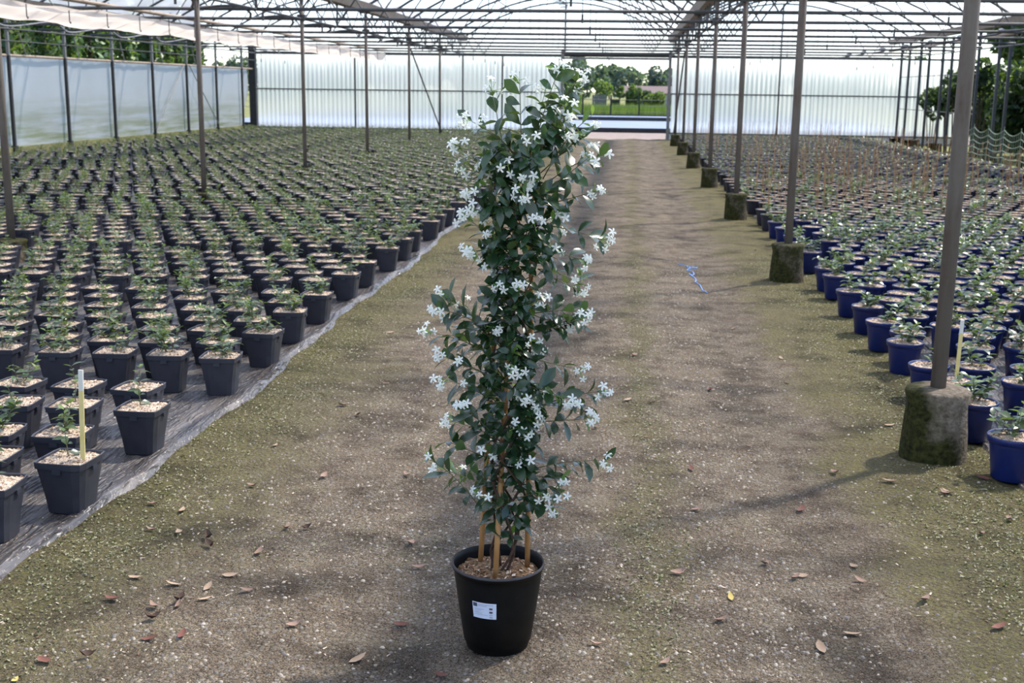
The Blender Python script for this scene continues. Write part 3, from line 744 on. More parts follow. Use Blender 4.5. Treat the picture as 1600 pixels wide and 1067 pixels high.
shoot_mb, stalk_mb = MB(), MB()
def spray(p, d, n):                                    # a loose cluster of flowers on thin stalks
    d = Vector(d).normalized()
    hub = p + d*R.uniform(.008, .02)
    stalk_mb.tube([p, hub], .0009, 4, 0, False)
    for _ in range(n):
        v = (d*.5+Vector((R.uniform(-1, 1), R.uniform(-1, .6), R.uniform(-.9, .7)))).normalized()
        q = hub + v*R.uniform(.014, .036)
        stalk_mb.tube([hub, hub.lerp(q, .5)+Vector((0, 0, .003)), q], .0007, 4, 0, False)
        face = (v*.7+Vector((R.uniform(-.5, .5), -.75, R.uniform(-.1, .5)))).normalized()
        m4 = frame_m4(q, face); m4 = m4 @ Matrix.Rotation(PI/2, 4, 'Y') @ Matrix.Rotation(R.uniform(0, 6), 4, 'Z')
        m4 = m4 @ Matrix.Scale(R.uniform(.85, 1.2), 4)
        flowers.append(m4)
    for _ in range(n//2+1):                            # green buds
        v = (d*.4+Vector((R.uniform(-1, 1), R.uniform(-1, 1), R.uniform(-1, .6)))).normalized(); q = hub+v*R.uniform(.012, .03)
        stalk_mb.tube([hub, q, q+v*.007], [.0006, .0006, .0013], 4, 0)
def shoot(p0, p1, droop=.0, step=.034, fl=5, lsz=1., young=False, first=.25, stem_r=.0017):
    p0, p1 = Vector(p0), Vector(p1); n = 7; L = (p1-p0).length
    bow = Vector((0, 0, L*.10-droop)); pts = [p0.lerp(p1, i/n)+bow*math.sin(PI*i/n) for i in range(n+1)]
    shoot_mb.tube(pts, [stem_r*(1-.5*i/n) for i in range(n+1)], 5, 0)
    k = max(1, int(L*(1-first)/step)); tw = R.uniform(0, PI)
    for i in range(k+1):
        q = first+(1-first)*i/max(1, k); f = q*n; a = min(int(f), n-1); p = pts[a].lerp(pts[a+1], f-a); d = (pts[a+1]-pts[a]).normalized()
        side = d.cross(Vector((0, 0, 1)));
        if side.length < .1: side = Vector((1, 0, 0))
        side.normalize(); oth = side.cross(d)
        for s in (-1, 1):
            if R.random() < .10: continue
            ang = tw+(i % 2)*PI/2*.8
            dirn = (s*(side*math.cos(ang)+oth*math.sin(ang))*.9 + d*R.uniform(.35, .9) + Vector((R.uniform(-.25, .25), R.uniform(-.35, .1), R.uniform(-.5, .15)))).normalized()
            sc_ = lsz*R.uniform(.72, 1.12)*(.8 if q > .93 else 1)
            cxy = axis(max(.3, min(1.6, p.z))); outw = Vector((p.x-cxy.x, p.y-cxy.y-.03, 0)); outw = outw.normalized() if outw.length > .01 else Vector((0, -1, 0))
            m4 = frame_m4(p, dirn, up=(outw*R.uniform(.1, 1.0)+Vector((0, 0, R.uniform(.35, 1)))).normalized(), roll=R.uniform(-.45, .45)) @ Matrix.Scale(sc_, 4)
            leaves.append((m4, 6 if (young or (q > .9 and R.random() < .12)) else R.randrange(6)))
    if fl: spray(pts[-1], (pts[-1]-pts[-2]).normalized()+Vector((0, -.3, 0)), fl)
    return pts
# side shoots that stick out of the column: (base px, tip px, base depth, tip depth, flowers)
OUT = [((812, 250), (738, 190), .0, -.06, 6), ((800, 300), (722, 235), .0, .04, 7), ((815, 240), (812, 132), 0, .0, 3), ((832, 240), (872, 112), 0, -.02, 5), ((840, 250), (900, 128), .02, .03, 6),
       ((845, 270), (918, 205), .02, -.03, 3), ((850, 290), (932, 245), 0, .02, 4), ((845, 320), (925, 300), -.02, -.06, 6), ((850, 350), (935, 372), .02, .0, 6), ((845, 300), (915, 250), -.03, -.08, 4),
       ((800, 340), (745, 300), 0, -.07, 6), ((800, 390), (735, 345), .02, .0, 6), ((795, 400), (742, 392), -.02, -.08, 7), ((840, 390), (905, 405), 0, -.02, 5), ((840, 420), (900, 440), .03, .06, 4),
       ((780, 540), (702, 465), .0, -.03, 4), ((782, 560), (678, 520), .0, .02, 5), ((775, 530), (690, 485), -.02, -.08, 4), ((785, 600), (700, 560), -.02, -.05, 4), ((785, 640), (702, 595), .02, -.03, 6),
       ((830, 490), (905, 485), 0, .0, 5), ((835, 520), (900, 500), .03, -.05, 3), ((835, 560), (895, 575), 0, .03, 4), ((830, 640), (932, 612), 0, -.02, 5), ((830, 660), (912, 655), .0, -.05, 7),
       ((825, 600), (890, 625), -.03, -.07, 5), ((785, 690), (712, 660), .0, -.02, 5), ((790, 700), (730, 640), -.03, -.09, 5), ((775, 720), (700, 690), .0, -.04, 0), ((755, 800), (672, 718), -.02, -.05, 2), ((775, 760), (700, 735), .0, .03, 2),
       ((825, 735), (942, 720), .0, -.02, 4), ((820, 740), (878, 745), .02, -.05, 2), ((815, 760), (860, 790), .0, -.03, 4), ((800, 780), (838, 770), -.03, -.07, 3), ((790, 790), (752, 770), -.03, -.06, 2),
       ((800, 310), (770, 150), .02, .05, 5), ((820, 280), (850, 150), .03, .06, 4), ((835, 230), (885, 175), -.02, -.06, 4)]
for (a, b, d0, d1, f) in OUT:
    shoot(L3(*a, d0), L3(*b, d1), droop=R.uniform(0, .02), fl=f, step=.025, lsz=1.18)
    if R.random() < .45: continue
    q = .78; m_ = (a[0]+(b[0]-a[0])*q+R.uniform(-14, 14), a[1]+(b[1]-a[1])*q+R.uniform(-8, 30))
    shoot(L3(*a, d0), L3(*m_, d1+R.uniform(-.05, .05)), droop=R.uniform(0, .02), fl=R.choice((0, 2, 4)), step=.027, lsz=1.05)
shoot(L3(848, 280, 0), L3(925, 180, -.02), fl=0, young=True, first=.6, step=.03)
# the dense body of the column
def colrad(z):                                         # how far it bulges, by height
    pts = [(.30, .04), (.42, .055), (.55, .075), (.75, .078), (.95, .072), (1.10, .085), (1.25, .11), (1.42, .115), (1.52, .10), (1.62, .05)]
    for (a, ra), (b, rb) in zip(pts, pts[1:]):
        if z <= b: return ra+(rb-ra)*max(0, (z-a))/(b-a)
    return .04
z = .34
while z < 1.47:
    c = axis(z); rad = colrad(z)
    for _ in range(6 if z > .52 else (3 if z > .45 else 2)):
        a = R.uniform(0, 2*PI) if R.random() < .28 else R.uniform(-PI*.95, -PI*.05)
        if math.sin(a) > .2 and R.random() < .25: continue
        v = Vector((math.cos(a), math.sin(a), 0)); p0 = c+v*.02+Vector((0, 0, R.uniform(-.01, .01)))
        p1 = c+v*rad*R.uniform(.75, 1.1)+Vector((0, 0, R.uniform(.0, .07)))
        shoot(p0, p1, droop=.0, step=.028, fl=R.choice((0, 0, 0, 0, 3)) if z > .5 else 0, lsz=1.12, first=.22)
    z += .0285
# the parts nearest the lane and largest in view come first
def near(m): return (Vector(m.translation)+PC-Vector(CAM)).length
leaves.sort(key=lambda q: near(q[0]) + (.10 if False else 0)); flowers.sort(key=near)
def bake(mats_, meshes, names):
    tp = []
    mb = MB()
    for m4, me in mats_:
        mb.add([m4 @ v.co for v in me.vertices], [tuple(p.vertices) for p in me.polygons], 0)
    return mb
for i, (m4, k) in enumerate(leaves[:300]):
    o = link('leaf', LEAF[k] if k < 6 else LEAF_Y[0], plant); o.matrix_local = m4
rest = leaves[300:]
mb = MB()
for m4, k in rest:
    me = LEAF[k] if k < 6 else LEAF_Y[0]
    mb.add([m4 @ v.co for v in me.vertices], [tuple(p.vertices) for p in me.polygons], 0 if k < 6 else 1)
o = mb.build('foliage', ['jasmine_leaf', 'young_leaf'], plant, True); o['kind'] = 'stuff'
for m4 in flowers[:300]:
    o = link('flower', FLOWER, plant); o.matrix_local = m4
mb = MB()
for m4 in flowers[300:]:
    for p in FLOWER.polygons: pass
    mb.add([m4 @ v.co for v in FLOWER.vertices], [tuple(p.vertices) for p in FLOWER.polygons], 0)
if mb.v:
    o = mb.build('blossom', 'petal', plant); o['kind'] = 'stuff'
shoot_mb.build('side_shoots', 'shoot_stem', plant, True)['kind'] = 'stuff'
stalk_mb.build('flower_stalks', 'green_stalk', plant)['kind'] = 'stuff'
print('leaves', len(leaves), 'flowers', len(flowers))

# ------------------------------------------------------------------ small potted plants
def square_shape(rnd):
    def f(a, r, z):
        c, s = math.cos(a), math.sin(a); p = rnd
        k = (abs(c)**p+abs(s)**p)**(-1/p); return r*k*c, r*k*s
    return f
def square_pot():
    mb = MB(); n = 24
    def prof_shape(a, r, z):
        return square_shape(5.0 if z < .17 else 9.0)(a, r, z)
    # angles doubled towards the corners keep the flat faces flat
    mb.lathe([(.066, 0), (.072, .004), (.080, .07), (.092, .172), (.0935, .180), (.0985, .181), (.1005, .205), (.0985, .207), (.0945, .205), (.0920, .17)], n, 0, prof_shape)
    mb.add([(*prof_shape(2*PI*j/n, .066, 0), .001) for j in range(n)], [tuple(range(n-1, -1, -1))])
    for s in (-1, 1):                                  # small handling notches under the rim
        for (dx, dy) in ((1, 0), (0, 1)):
            cx, cy = s*.0985*dx, s*.0985*dy
            mb.box((cx-.004-.012*dy, cy-.004-.012*dx, .165), (cx+.004+.012*dy, cy+.004+.012*dx, .182))
    return mb.mesh('pot', 'pot_grey')
def round_pot(mat):
    mb = MB(); n = 24
    mb.lathe([(.072, 0), (.076, .004), (.094, .155), (.096, .160), (.103, .161), (.106, .185), (.104, .188), (.100, .186), (.096, .15)], n)
    mb.add([(.072*math.cos(2*PI*j/n), .072*math.sin(2*PI*j/n), .001) for j in range(n)], [tuple(range(n-1, -1, -1))])
    return mb.mesh('pot', mat, True)
SQ = square_pot(); RB = round_pot('pot_blue'); RD = round_pot('pot_dark')
MUL_SQ, MUL_RD = [], []
for s in range(3):
    mb = lumpy_disc(.0945, .196, .010, 20+s, 5, 20, True); add_chips(mb, .088, .197, .010, 150, .014, 30+s, True); MUL_SQ.append(mb.mesh('mulch', ['mulch_tan', 'chip_light', 'chip_mid', 'chip_dark']))
    mb = lumpy_disc(.100, .178, .008, 40+s, 5, 20); add_chips(mb, .095, .179, .008, 150, .013, 50+s); MUL_RD.append(mb.mesh('mulch', ['mulch_tan', 'chip_light', 'chip_mid', 'chip_dark']))
SL = [fix_up(leaf_mb(L, W, 3, fo, cu).mesh('leaf', mt, True)) for L, W, fo, cu, mt in ((.052, .024, .2, .35, 'shoot_leaf'), (.046, .022, .3, .5, 'shoot_leaf'), (.042, .019, .3, .2, 'shoot_leaf'), (.036, .015, .35, .1, 'shoot_leaf_light'))]
SLR = [fix_up(leaf_mb(L, W, 3, fo, cu).mesh('leaf', mt, True)) for L, W, fo, cu, mt in ((.054, .030, .2, .35, 'shoot_leaf'), (.050, .028, .3, .4, 'shoot_leaf'), (.046, .026, .2, .2, 'shoot_leaf'), (.044, .025, .25, .1, 'shoot_leaf_light'))]
def seedling(kind, seed, z0):
    """stem paths and leaf matrices of one young plant"""
    rr = random.Random(seed); stems = []; lv = []
    ns, hh, dens = {'sparse': (1, .12, .026), 'bushy': (6, .105, .021), 'tall': (5, .15, .024), 'upright': (3, .12, .022), 'tiny': (1, .06, .020)}[kind]
    for s in range(ns):
        a = rr.uniform(0, 2*PI); lean = rr.uniform(.02, .10) if ns > 1 else rr.uniform(.0, .04)
        h = hh*rr.uniform(.7, 1.1); p0 = Vector((.012*math.cos(a), .012*math.sin(a), z0)); pts = []
        for i in range(5):
            q = i/4; pts.append(p0+Vector((math.cos(a)*lean*q*1.1, math.sin(a)*lean*q*1.1, h*q*(1-.12*q))))
        stems.append(pts); k = max(2, int(h/dens)); tw = rr.uniform(0, PI)
        for i in range(k):
            q = .25+.75*i/max(1, k-1); f = q*4; b = min(int(f), 3); p = pts[b].lerp(pts[b+1], f-b)
            for sg in (0, PI):
                an = tw+i*PI/2+sg+rr.uniform(-.4, .4); d = Vector((math.cos(an), math.sin(an), rr.uniform(-.15, .75)))
                lv.append((frame_m4(p, d, roll=rr.uniform(-.5, .5)) @ Matrix.Scale(rr.uniform(.85, 1.4), 4), 3 if (q > .8 and rr.random() < .6) or rr.random() < .12 else rr.randrange(3)))
    return stems, lv
KINDS_L = ['sparse', 'bushy', 'tall', 'bushy', 'upright', 'bushy']
def plant_meshes(kinds, z0, seeds, lf):
    out = []
    for kd, s in zip(kinds, seeds):
        st_, lv = seedling(kd, s, z0); m1 = MB()
        for p in st_: m1.tube(p, [.0026, .0024, .002, .0016, .001], 5)
        m2 = MB()
        for m4, k in lv:
            me = lf[k]; m2.add([m4 @ v.co for v in me.vertices], [tuple(p.vertices) for p in me.polygons], 1 if k == 3 else 0)
        out.append((kd, m1.mesh('stem', 'shoot_stem'), m2.mesh('foliage', ['shoot_leaf', 'shoot_leaf_light'], True), lv))
    return out
PL_L = plant_meshes(['sparse', 'bushy', 'tall', 'bushy', 'upright', 'tall', 'bushy', 'upright', 'tall', 'sparse'], .19, range(100, 110), SL)
PL_R = plant_meshes(['upright', 'bushy', 'sparse', 'upright', 'tiny', 'bushy', 'tall', 'upright'], .172, range(200, 208), SLR)
PL_D = plant_meshes(['sparse', 'tiny', 'upright', 'tiny'], .172, range(300, 304), SLR)
WORDS = {'sparse': 'a single short leafy shoot', 'bushy': 'a bushy low plant', 'tall': 'a tall loose plant', 'upright': 'a few upright shoots', 'tiny': 'one tiny seedling'}
def potted(name, x, y, rz, z, pm, mm, pl, label, group, own_leaves, lf, cane=None):
    e = empty(name, (x, y, z), rz); tag(e, label, 'potted plant', group)
    link('pot', pm, e); link('mulch', mm, e)
    kd, s_, f_, lv = pl
    link('stem', s_, e)
    if own_leaves:
        for m4, k in lv: o = link('leaf', lf[k], e); o.matrix_local = m4
    else: link('foliage', f_, e)
    if cane is not None: link('cane', cane, e)
    return e
# staggered rows: several rows, then a narrow gap
def lattice(x_edge, x_far, rows, dx, sgn, rr, jit=.022):
    P = []
    for i, y in enumerate(rows):
        x = x_edge+sgn*(dx/2 if i % 2 else 0)
        while (x-x_far)*sgn < 0:
            P.append((x+rr.uniform(-jit, jit), y+rr.uniform(-jit, jit), rr.uniform(-.14, .14))); x += sgn*dx
    return P
def rows_from(start, end, rr, first, dy):
    ys = []; y = start; blocks = list(first)
    while y < end:
        n = blocks.pop(0) if blocks else rr.choice((4, 5, 6, 7))
        for _ in range(n): ys.append(y); y += dy
        y += .24
    return [v for v in ys if v < end]
rl = random.Random(21)
rowsL = [3.52, 3.84, 4.16, 4.47, 4.90, 5.24]+rows_from(5.95, END-.9, rl, (7, 5, 6, 6), .325)
PLS = lattice(-2.07, -12.3, rowsL, .305, -1, rl)
PLS = [p for p in PLS if not (p[1] < 3.95 and p[0] > -2.2)]
rowsR = rows_from(3.9, 14.0, rl, (9, 40), .305)
PRB = [p for p in lattice(1.86, 7.72, rowsR, .27, 1, rl) if p[1] > 4.4]
PRB += [(1.66, 5.02, 0), (1.66, 5.60, 0), (1.63, 6.35, .1), (1.64, 6.95, 0), (1.64, 7.58, .2), (1.72, 7.25, 0), (1.65, 8.12, 0), (1.65, 8.75, 0), (1.67, 9.5, 0), (1.67, 9.9, 0), (1.67, 10.9, 0), (1.67, 11.5, 0), (1.69, 12.1, 0), (1.69, 12.8, 0), (1.68, 13.4, 0)]
rowsD = rows_from(14.2, END-.7, rl, (12, 12), .30)
PRD = lattice(1.68, 7.72, rowsD, .27, 1, rl)
def clear_posts(P, rad):
    out = []; kept = []
    posts = [(ROW[r_], Y0+DY*(k)) for r_ in (1, 2) for k in range(-2, 15, 2)]
    for p in P:
        if any((p[0]-q[0])**2+(p[1]-q[1])**2 < rad*rad for q in posts): continue
        out.append(p)
    return out
PLS, PRB, PRD = clear_posts(PLS, .32), clear_posts(PRB, .36), clear_posts(PRD, .33)
def thin(P, d):                                         # nothing stands in anything else
    out = []; cell = {}
    for p in sorted(P, key=lambda q: q[0] if q[0] > 0 else -q[0]):
        k = (int(p[0]/.3), int(p[1]/.3)); bad = False
        for a in (-1, 0, 1):
            for b in (-1, 0, 1):
                for q in cell.get((k[0]+a, k[1]+b), ()):
                    if (p[0]-q[0])**2+(p[1]-q[1])**2 < d*d: bad = True
        if not bad: out.append(p); cell.setdefault(k, []).append(p)
    return out
PRB = thin(PRB, .225)
SB = on_ground(1493, 600, .182); PRB = [p for p in PRB if (p[0]-SB.x)**2+(p[1]-SB.y-.03)**2 > .225**2]+[(SB.x, SB.y+.03, 0)]
def seen(p):
    px, py, zz = project((p[0], p[1], .15)); return zz > 0 and -60 < px < 1660 and py < 1150
def split(P, n):
    v = sorted([p for p in P if seen(p)], key=lambda q: q[0]**2+q[1]**2); s_ = set(v[:n]); return v[:n], [p for p in P if p not in s_]
GN_L = 'young climbers in grey square pots'; GN_B = 'young shrubs in blue round pots'; GN_D = 'caned seedlings in black round pots'
indL, stuffL = split(PLS, 300); indB, stuffB = split(PRB, 300); indD, stuffD = split(PRD, 300)
print('pots', len(PLS), len(PRB), len(PRD), 'individual', len(indL), len(indB), len(indD))
def row_of(rows, y): return min(range(len(rows)), key=lambda k: abs(rows[k]-y))
def places(P, rows, y_ref, sgn):
    """for each pot: which one it is in its row, and its row counted from the marker stake"""
    by = {}; r0 = row_of(rows, y_ref)
    for p in P: by.setdefault(row_of(rows, p[1]), []).append(p)
    out = {}
    for r_, l_ in by.items():
        for c_, p in enumerate(sorted(l_, key=lambda q: q[0]*sgn)): out[p] = (c_+1, r_-r0)
    return out
def spot(c_, dr, what='stake'):
    rowt = f'in the {what} row' if dr == 0 else (f'{ordinal(dr)} row past the {what}' if dr > 0 else f'{ordinal(-dr)} row before the {what}')
    return ('next to the lane' if c_ == 1 else f'{ordinal(c_)} from the lane')+', '+rowt
WL, WB, WD = places(PLS, rowsL, 4.16, -1), places(PRB, rowsR, SB.y+.03, 1), places(PRD, rowsD, 13.9, 1)
SHORT = {'sparse': 'a single short shoot', 'bushy': 'a bushy plant', 'tall': 'a tall plant', 'upright': 'upright shoots', 'tiny': 'a tiny seedling'}
for i, (x, y, rz) in enumerate(indL):
    k = rl.randrange(len(PL_L)); lane = x > -2.3
    if y < 5.3 and lane: k = (9, 0, 4, 7)[i % 4]
    lab = f'grey pot with {SHORT[PL_L[k][0]]}, '+spot(*WL[(x, y, rz)])
    potted('square_potted_climber', x, y, rz+rl.choice((0, PI/2)), .010, SQ, MUL_SQ[rl.randrange(3)], PL_L[k], lab, GN_L, y < 6.1, SL)
for i, (x, y, rz) in enumerate(indB):
    k = rl.randrange(len(PL_R))
    lab = f'blue pot with {SHORT[PL_R[k][0]]}, '+spot(*WB[(x, y, rz)])
    potted('blue_potted_shrub', x, y, rl.uniform(0, 6), .010, RB, MUL_RD[rl.randrange(3)], PL_R[k], lab, GN_B, y < 6.4, SLR)
CN = []
for s in range(4):
    rr = random.Random(400+s); mb = MB(); lx, ly = rr.uniform(-.06, .06), rr.uniform(-.06, .06); mb.bar((.02, .02, .165), (.02+lx, .02+ly, .165+rr.uniform(.45, .62)), .0042, 5); CN.append(mb.mesh('cane', 'thin_cane'))
for i, (x, y, rz) in enumerate(indD):
    k = rl.randrange(len(PL_D)); c_ = rl.random() < .55
    lab = f"black pot with {'caned' if c_ else 'uncaned'} seedling, {spot(WD[(x, y, rz)][0], WD[(x, y, rz)][1]+1, 'blue pots')}"
    potted('black_potted_seedling', x, y, rl.uniform(0, 6), .010, RD, MUL_RD[rl.randrange(3)], PL_D[k], lab, GN_D, False, SLR, CN[rl.randrange(4)] if c_ else None)
# the many more behind them
def low_tpl(square, z, seed, kind, cane=False, lf=SL, nl=20):
    mb = MB(); n = 8
    if square:
        o = PI/8; pr = [(.074, 0), (.094, .178), (.101, .182), (.101, .205), (.095, .205), (.094, .192)]
        mb.lathe(pr, n, 0, lambda a, r, zz: ((r*1.06)*math.cos(a+o)*(1.0), (r*1.06)*math.sin(a+o)))
        mb.add([(.0985*math.cos(2*PI*j/n+o), .0985*math.sin(2*PI*j/n+o), z+.006) for j in range(n)]+[(0, 0, z+.020)], [(j, (j+1) % n, n) for j in range(n)], 1)
    else:
        mb.lathe([(.074, 0), (.096, .16), (.105, .162), (.105, .187), (.099, .187), (.098, .17)], n)
        mb.add([(.098*math.cos(2*PI*j/n), .098*math.sin(2*PI*j/n), z+.006) for j in range(n)]+[(0, 0, z+.020)], [(j, (j+1) % n, n) for j in range(n)], 1)
    st_, lv = seedling(kind, seed, z)
    for p in st_: mb.tube([p[0], p[2], p[4]], .002, 3, 4, False)
    for m4, k in lv[:nl]:
        q = [m4 @ Vector(v) for v in ((0, 0, 0), (.020, -.011, .004), (.042, 0, -.004), (.020, .011, .004))]; mb.add(q, [(0, 1, 2), (0, 2, 3)], 3 if k == 3 else 2)
    if cane: mb.bar((.02, .02, z-.01), (.04, .0, z+.5), .0045, 3, 5)
    return mb.tris()
def mass(name, P, tpls, mats, label, cat):
    P = [p for p in P if p[1] > 2.0]
    A = np.array(P); n = len(P)
    pos = np.stack([A[:, 0], A[:, 1], np.full(n, .010)], -1)
    V, T, m = replicate(tpls, N.integers(0, len(tpls), n), pos, A[:, 2], N.uniform(.96, 1.04, n))
    o = link(name, tri_mesh(name, V, T, m, mats)); return tag(o, label, cat, kind='stuff')
mats_s = lambda pot_: [pot_, 'mulch_tan', 'shoot_leaf', 'shoot_leaf_light', 'shoot_stem', 'thin_cane']
mass('potted_plants', stuffL, [low_tpl(True, .19, 500+i, k) for i, k in enumerate(('bushy', 'tall', 'bushy', 'upright', 'bushy', 'tall'))], mats_s('pot_grey'),
     'dense mass of grey square pots with young climbers deep in the bed', 'potted plants')
mass('potted_plants', stuffB, [low_tpl(False, .172, 520+i, k, lf=SLR) for i, k in enumerate(('upright', 'bushy', 'sparse'))], mats_s('pot_blue'),
     'more blue pots with young shrubs towards the bushes', 'potted plants')
mass('potted_plants', stuffD, [low_tpl(False, .158, 540+i, k, cane=c_, lf=SLR, nl=5) for i, (k, c_) in enumerate((('sparse', True), ('tiny', False), ('tiny', False), ('upright', False), ('sparse', False)))], mats_s('pot_dark'),
     'dense mass of black pots with seedlings and thin canes near the end wall', 'potted plants')
# marker stakes
def stake(px, py, z, tip, P, lab):
    g_ = on_ground(px, py, z); c_ = min(P, key=lambda q: (q[0]-g_.x)**2+(q[1]-g_.y)**2)
    p = Vector((min(max(g_.x, c_[0]-.06), c_[0]+.06), min(max(g_.y, c_[1]-.06), c_[1]+.06), z)); q = at(tip[0], tip[1], p.y)
    q.x = p.x + max(-.03, min(.03, q.x-p.x))
    e = empty('marker_stake', p); tag(e, lab, 'stake'); d = q-p; u = d.normalized(); s = u.cross(Vector((0, 1, 0))).normalized()*.009; t_ = Vector((0, .003, 0))
    for nm, a, b, mt in (('blade', -.03, .78, 'stake_yellow'), ('tip', .78, 1.0, 'stake_tip')):
        A, B = d*a, d*b; m = MB(); V = [A-s-t_, A+s-t_, A+s+t_, A-s+t_, B-s-t_, B+s-t_, B+s+t_, B-s+t_]
        m.add(V, [(0, 3, 2, 1), (4, 5, 6, 7), (0, 1, 5, 4), (1, 2, 6, 5), (2, 3, 7, 6), (3, 0, 4, 7)]); m.build(nm, mt, e)
stake(137, 722, .203, (126, 578), indL, 'flat yellow wooden marker stake with a pale tip in a grey pot')
stake(1494, 594, .182, (1504, 500), indB, 'thin pale yellow marker stake standing in a blue pot')

# ------------------------------------------------------------------ loose stuff on the lane
def moss_mask(x, y):
    n = np.sin(2.3*x+1.7*y)*np.sin(1.9*y-2.7*x+1)+.6*np.sin(6.1*x-3.3*y)*np.sin(5.2*y+4*x+2)
    b = .95*np.exp(-((x+1.75)/.28)**2)+.7*np.exp(-((x-.12)/.13)**2)+1.0*np.exp(-((x-1.42)/.30)**2)
    b = np.where(x > 1.38, np.maximum(b, .9), b); b = np.where(x < -1.7, np.maximum(b, .8), b)
    return np.clip(b+.30*n-.14, 0, 1)
NEARP = np.array([(p[0], p[1], .115) for p in PLS+PRB if p[1] < 13 and (p[0] > -2.9 and p[0] < 2.7)]+[(ROW[2], Y0+DY*k, .15) for k in (-2, 0, 2, 4)]+[(PC.x, PC.y, .105)])
def free(x, y):
    ok = np.ones(len(x), bool)
    for px_, py_, r_ in NEARP: ok &= (x-px_)**2+(y-py_)**2 > r_*r_
    return ok
# pebbles
def pebble_tpl(seed):
    rr = random.Random(seed); mb = MB(); a, b, h = .5*rr.uniform(.8, 1.2), .5*rr.uniform(.5, .85), .28
    V = [(a*math.cos(2*PI*j/6)*rr.uniform(.85, 1.1), b*math.sin(2*PI*j/6)*rr.uniform(.85, 1.1), .02) for j in range(6)]+[(a*.6*math.cos(2*PI*j/6+.3), b*.6*math.sin(2*PI*j/6+.3), h*rr.uniform(.8, 1.1)) for j in range(6)]
    mb.add(V, [(j, (j+1) % 6, 6+(j+1) % 6, 6+j) for j in range(6)]+[tuple(range(6, 12))], (0, 1, 2, 1, 1, 2, 0, 1, 2)[seed % 9]); return mb.tris()
tp = [pebble_tpl(s) for s in range(9)]
n = 95000; x = N.uniform(-1.9, 1.66, n); y = 2.0+N.random(n)**1.5*9.0
dens = (1-.8*moss_mask(x, y))*(.25+.75*np.clip(np.exp(-((x+.55)/.45)**2)+.8*np.exp(-((x-.45)/.22)**2)+.15, 0, 1))*(.45+.55*np.sin(3*x+2*y)*np.sin(2.2*y-x)+.3)
keep = N.random(n) < dens
x, y = x[keep], y[keep]; k2 = free(x, y); x, y = x[k2], y[k2]
pos = np.stack([x, y, relief(x, y)-.001], -1)
V, T, m = replicate(tp, N.integers(0, 9, len(x)), pos, N.uniform(0, 6.28, len(x)), .0045+.013*N.random(len(x))**2.4)
o = link('pebbles', tri_mesh('pebbles', V, T, m, ['pebble_light', 'pebble_tan', 'pebble_grey'])); tag(o, 'small pale pebbles pressed into the lane', 'pebbles', kind='stuff')
# moss and creeping weeds
def flake_tpl(seed):
    rr = random.Random(seed); mb = MB()
    for _ in range(3):
        p = Vector((rr.uniform(-.6, .6), rr.uniform(-.6, .6), rr.uniform(.1, .5))); d = Vector((rr.uniform(-1, 1), rr.uniform(-1, 1), rr.uniform(-.2, .6)))
        m4 = frame_m4(p, d, roll=rr.uniform(-.5, .5)); mb.add([m4 @ Vector(v) for v in ((0, 0, 0), (.45, -.3, .05), (.9, 0, 0), (.45, .3, .05))], [(0, 1, 2, 3)], rr.choice((0, 0, 1, 1, 2)))
    return mb.tris()
tp = [flake_tpl(s) for s in range(12)]
n = 120000; x = N.uniform(-1.98, 1.75, n); y = 2.0+N.random(n)**1.6*10.0
keep = N.random(n) < moss_mask(x, y)**1.3
x, y = x[keep], y[keep]; k2 = free(x, y); x, y = x[k2], y[k2]
pos = np.stack([x, y, relief(x, y)-.001], -1)
V, T, m = replicate(tp, N.integers(0, 12, len(x)), pos, N.uniform(0, 6.28, len(x)), .005+.009*N.random(len(x)))
o = link('moss', tri_mesh('moss', V, T, m, ['moss_light', 'moss_mid', 'moss_olive'])); tag(o, 'pale green moss and creeping weeds in strips along the lane', 'moss', kind='stuff')
# straw and bark crumbs
def crumb_tpl(seed):
    rr = random.Random(seed); mb = MB(); L, W = 1.0, rr.uniform(.15, .4)
    mb.add([(-L/2, -W/2, .03), (L/2, -W/2*.6, .08), (L/2, W/2, .05), (-L/2, W/2*.7, .12)], [(0, 1, 2, 3)], seed % 3); return mb.tris()
tp = [crumb_tpl(s) for s in range(6)]
n = 5200; x = N.uniform(-2.6, 2.4, n); y = 2.2+N.random(n)**1.4*9.0; k2 = free(x, y); x, y = x[k2], y[k2]; n = len(x)
pos = np.stack([x, y, np.where((x < -1.9) | (x > 1.68), .014, relief(x, y)+.002)], -1)
V, T, m = replicate(tp, N.integers(0, 6, n), pos, N.uniform(0, 6.28, n), .006+.012*N.random(n)**2)
o = link('bark_crumbs', tri_mesh('bark_crumbs', V, T, m, ['chip_light', 'litter_pink', 'chip_dark'])); tag(o, 'scattered bark crumbs and straw on lane and ground sheets', 'crumbs', kind='stuff')
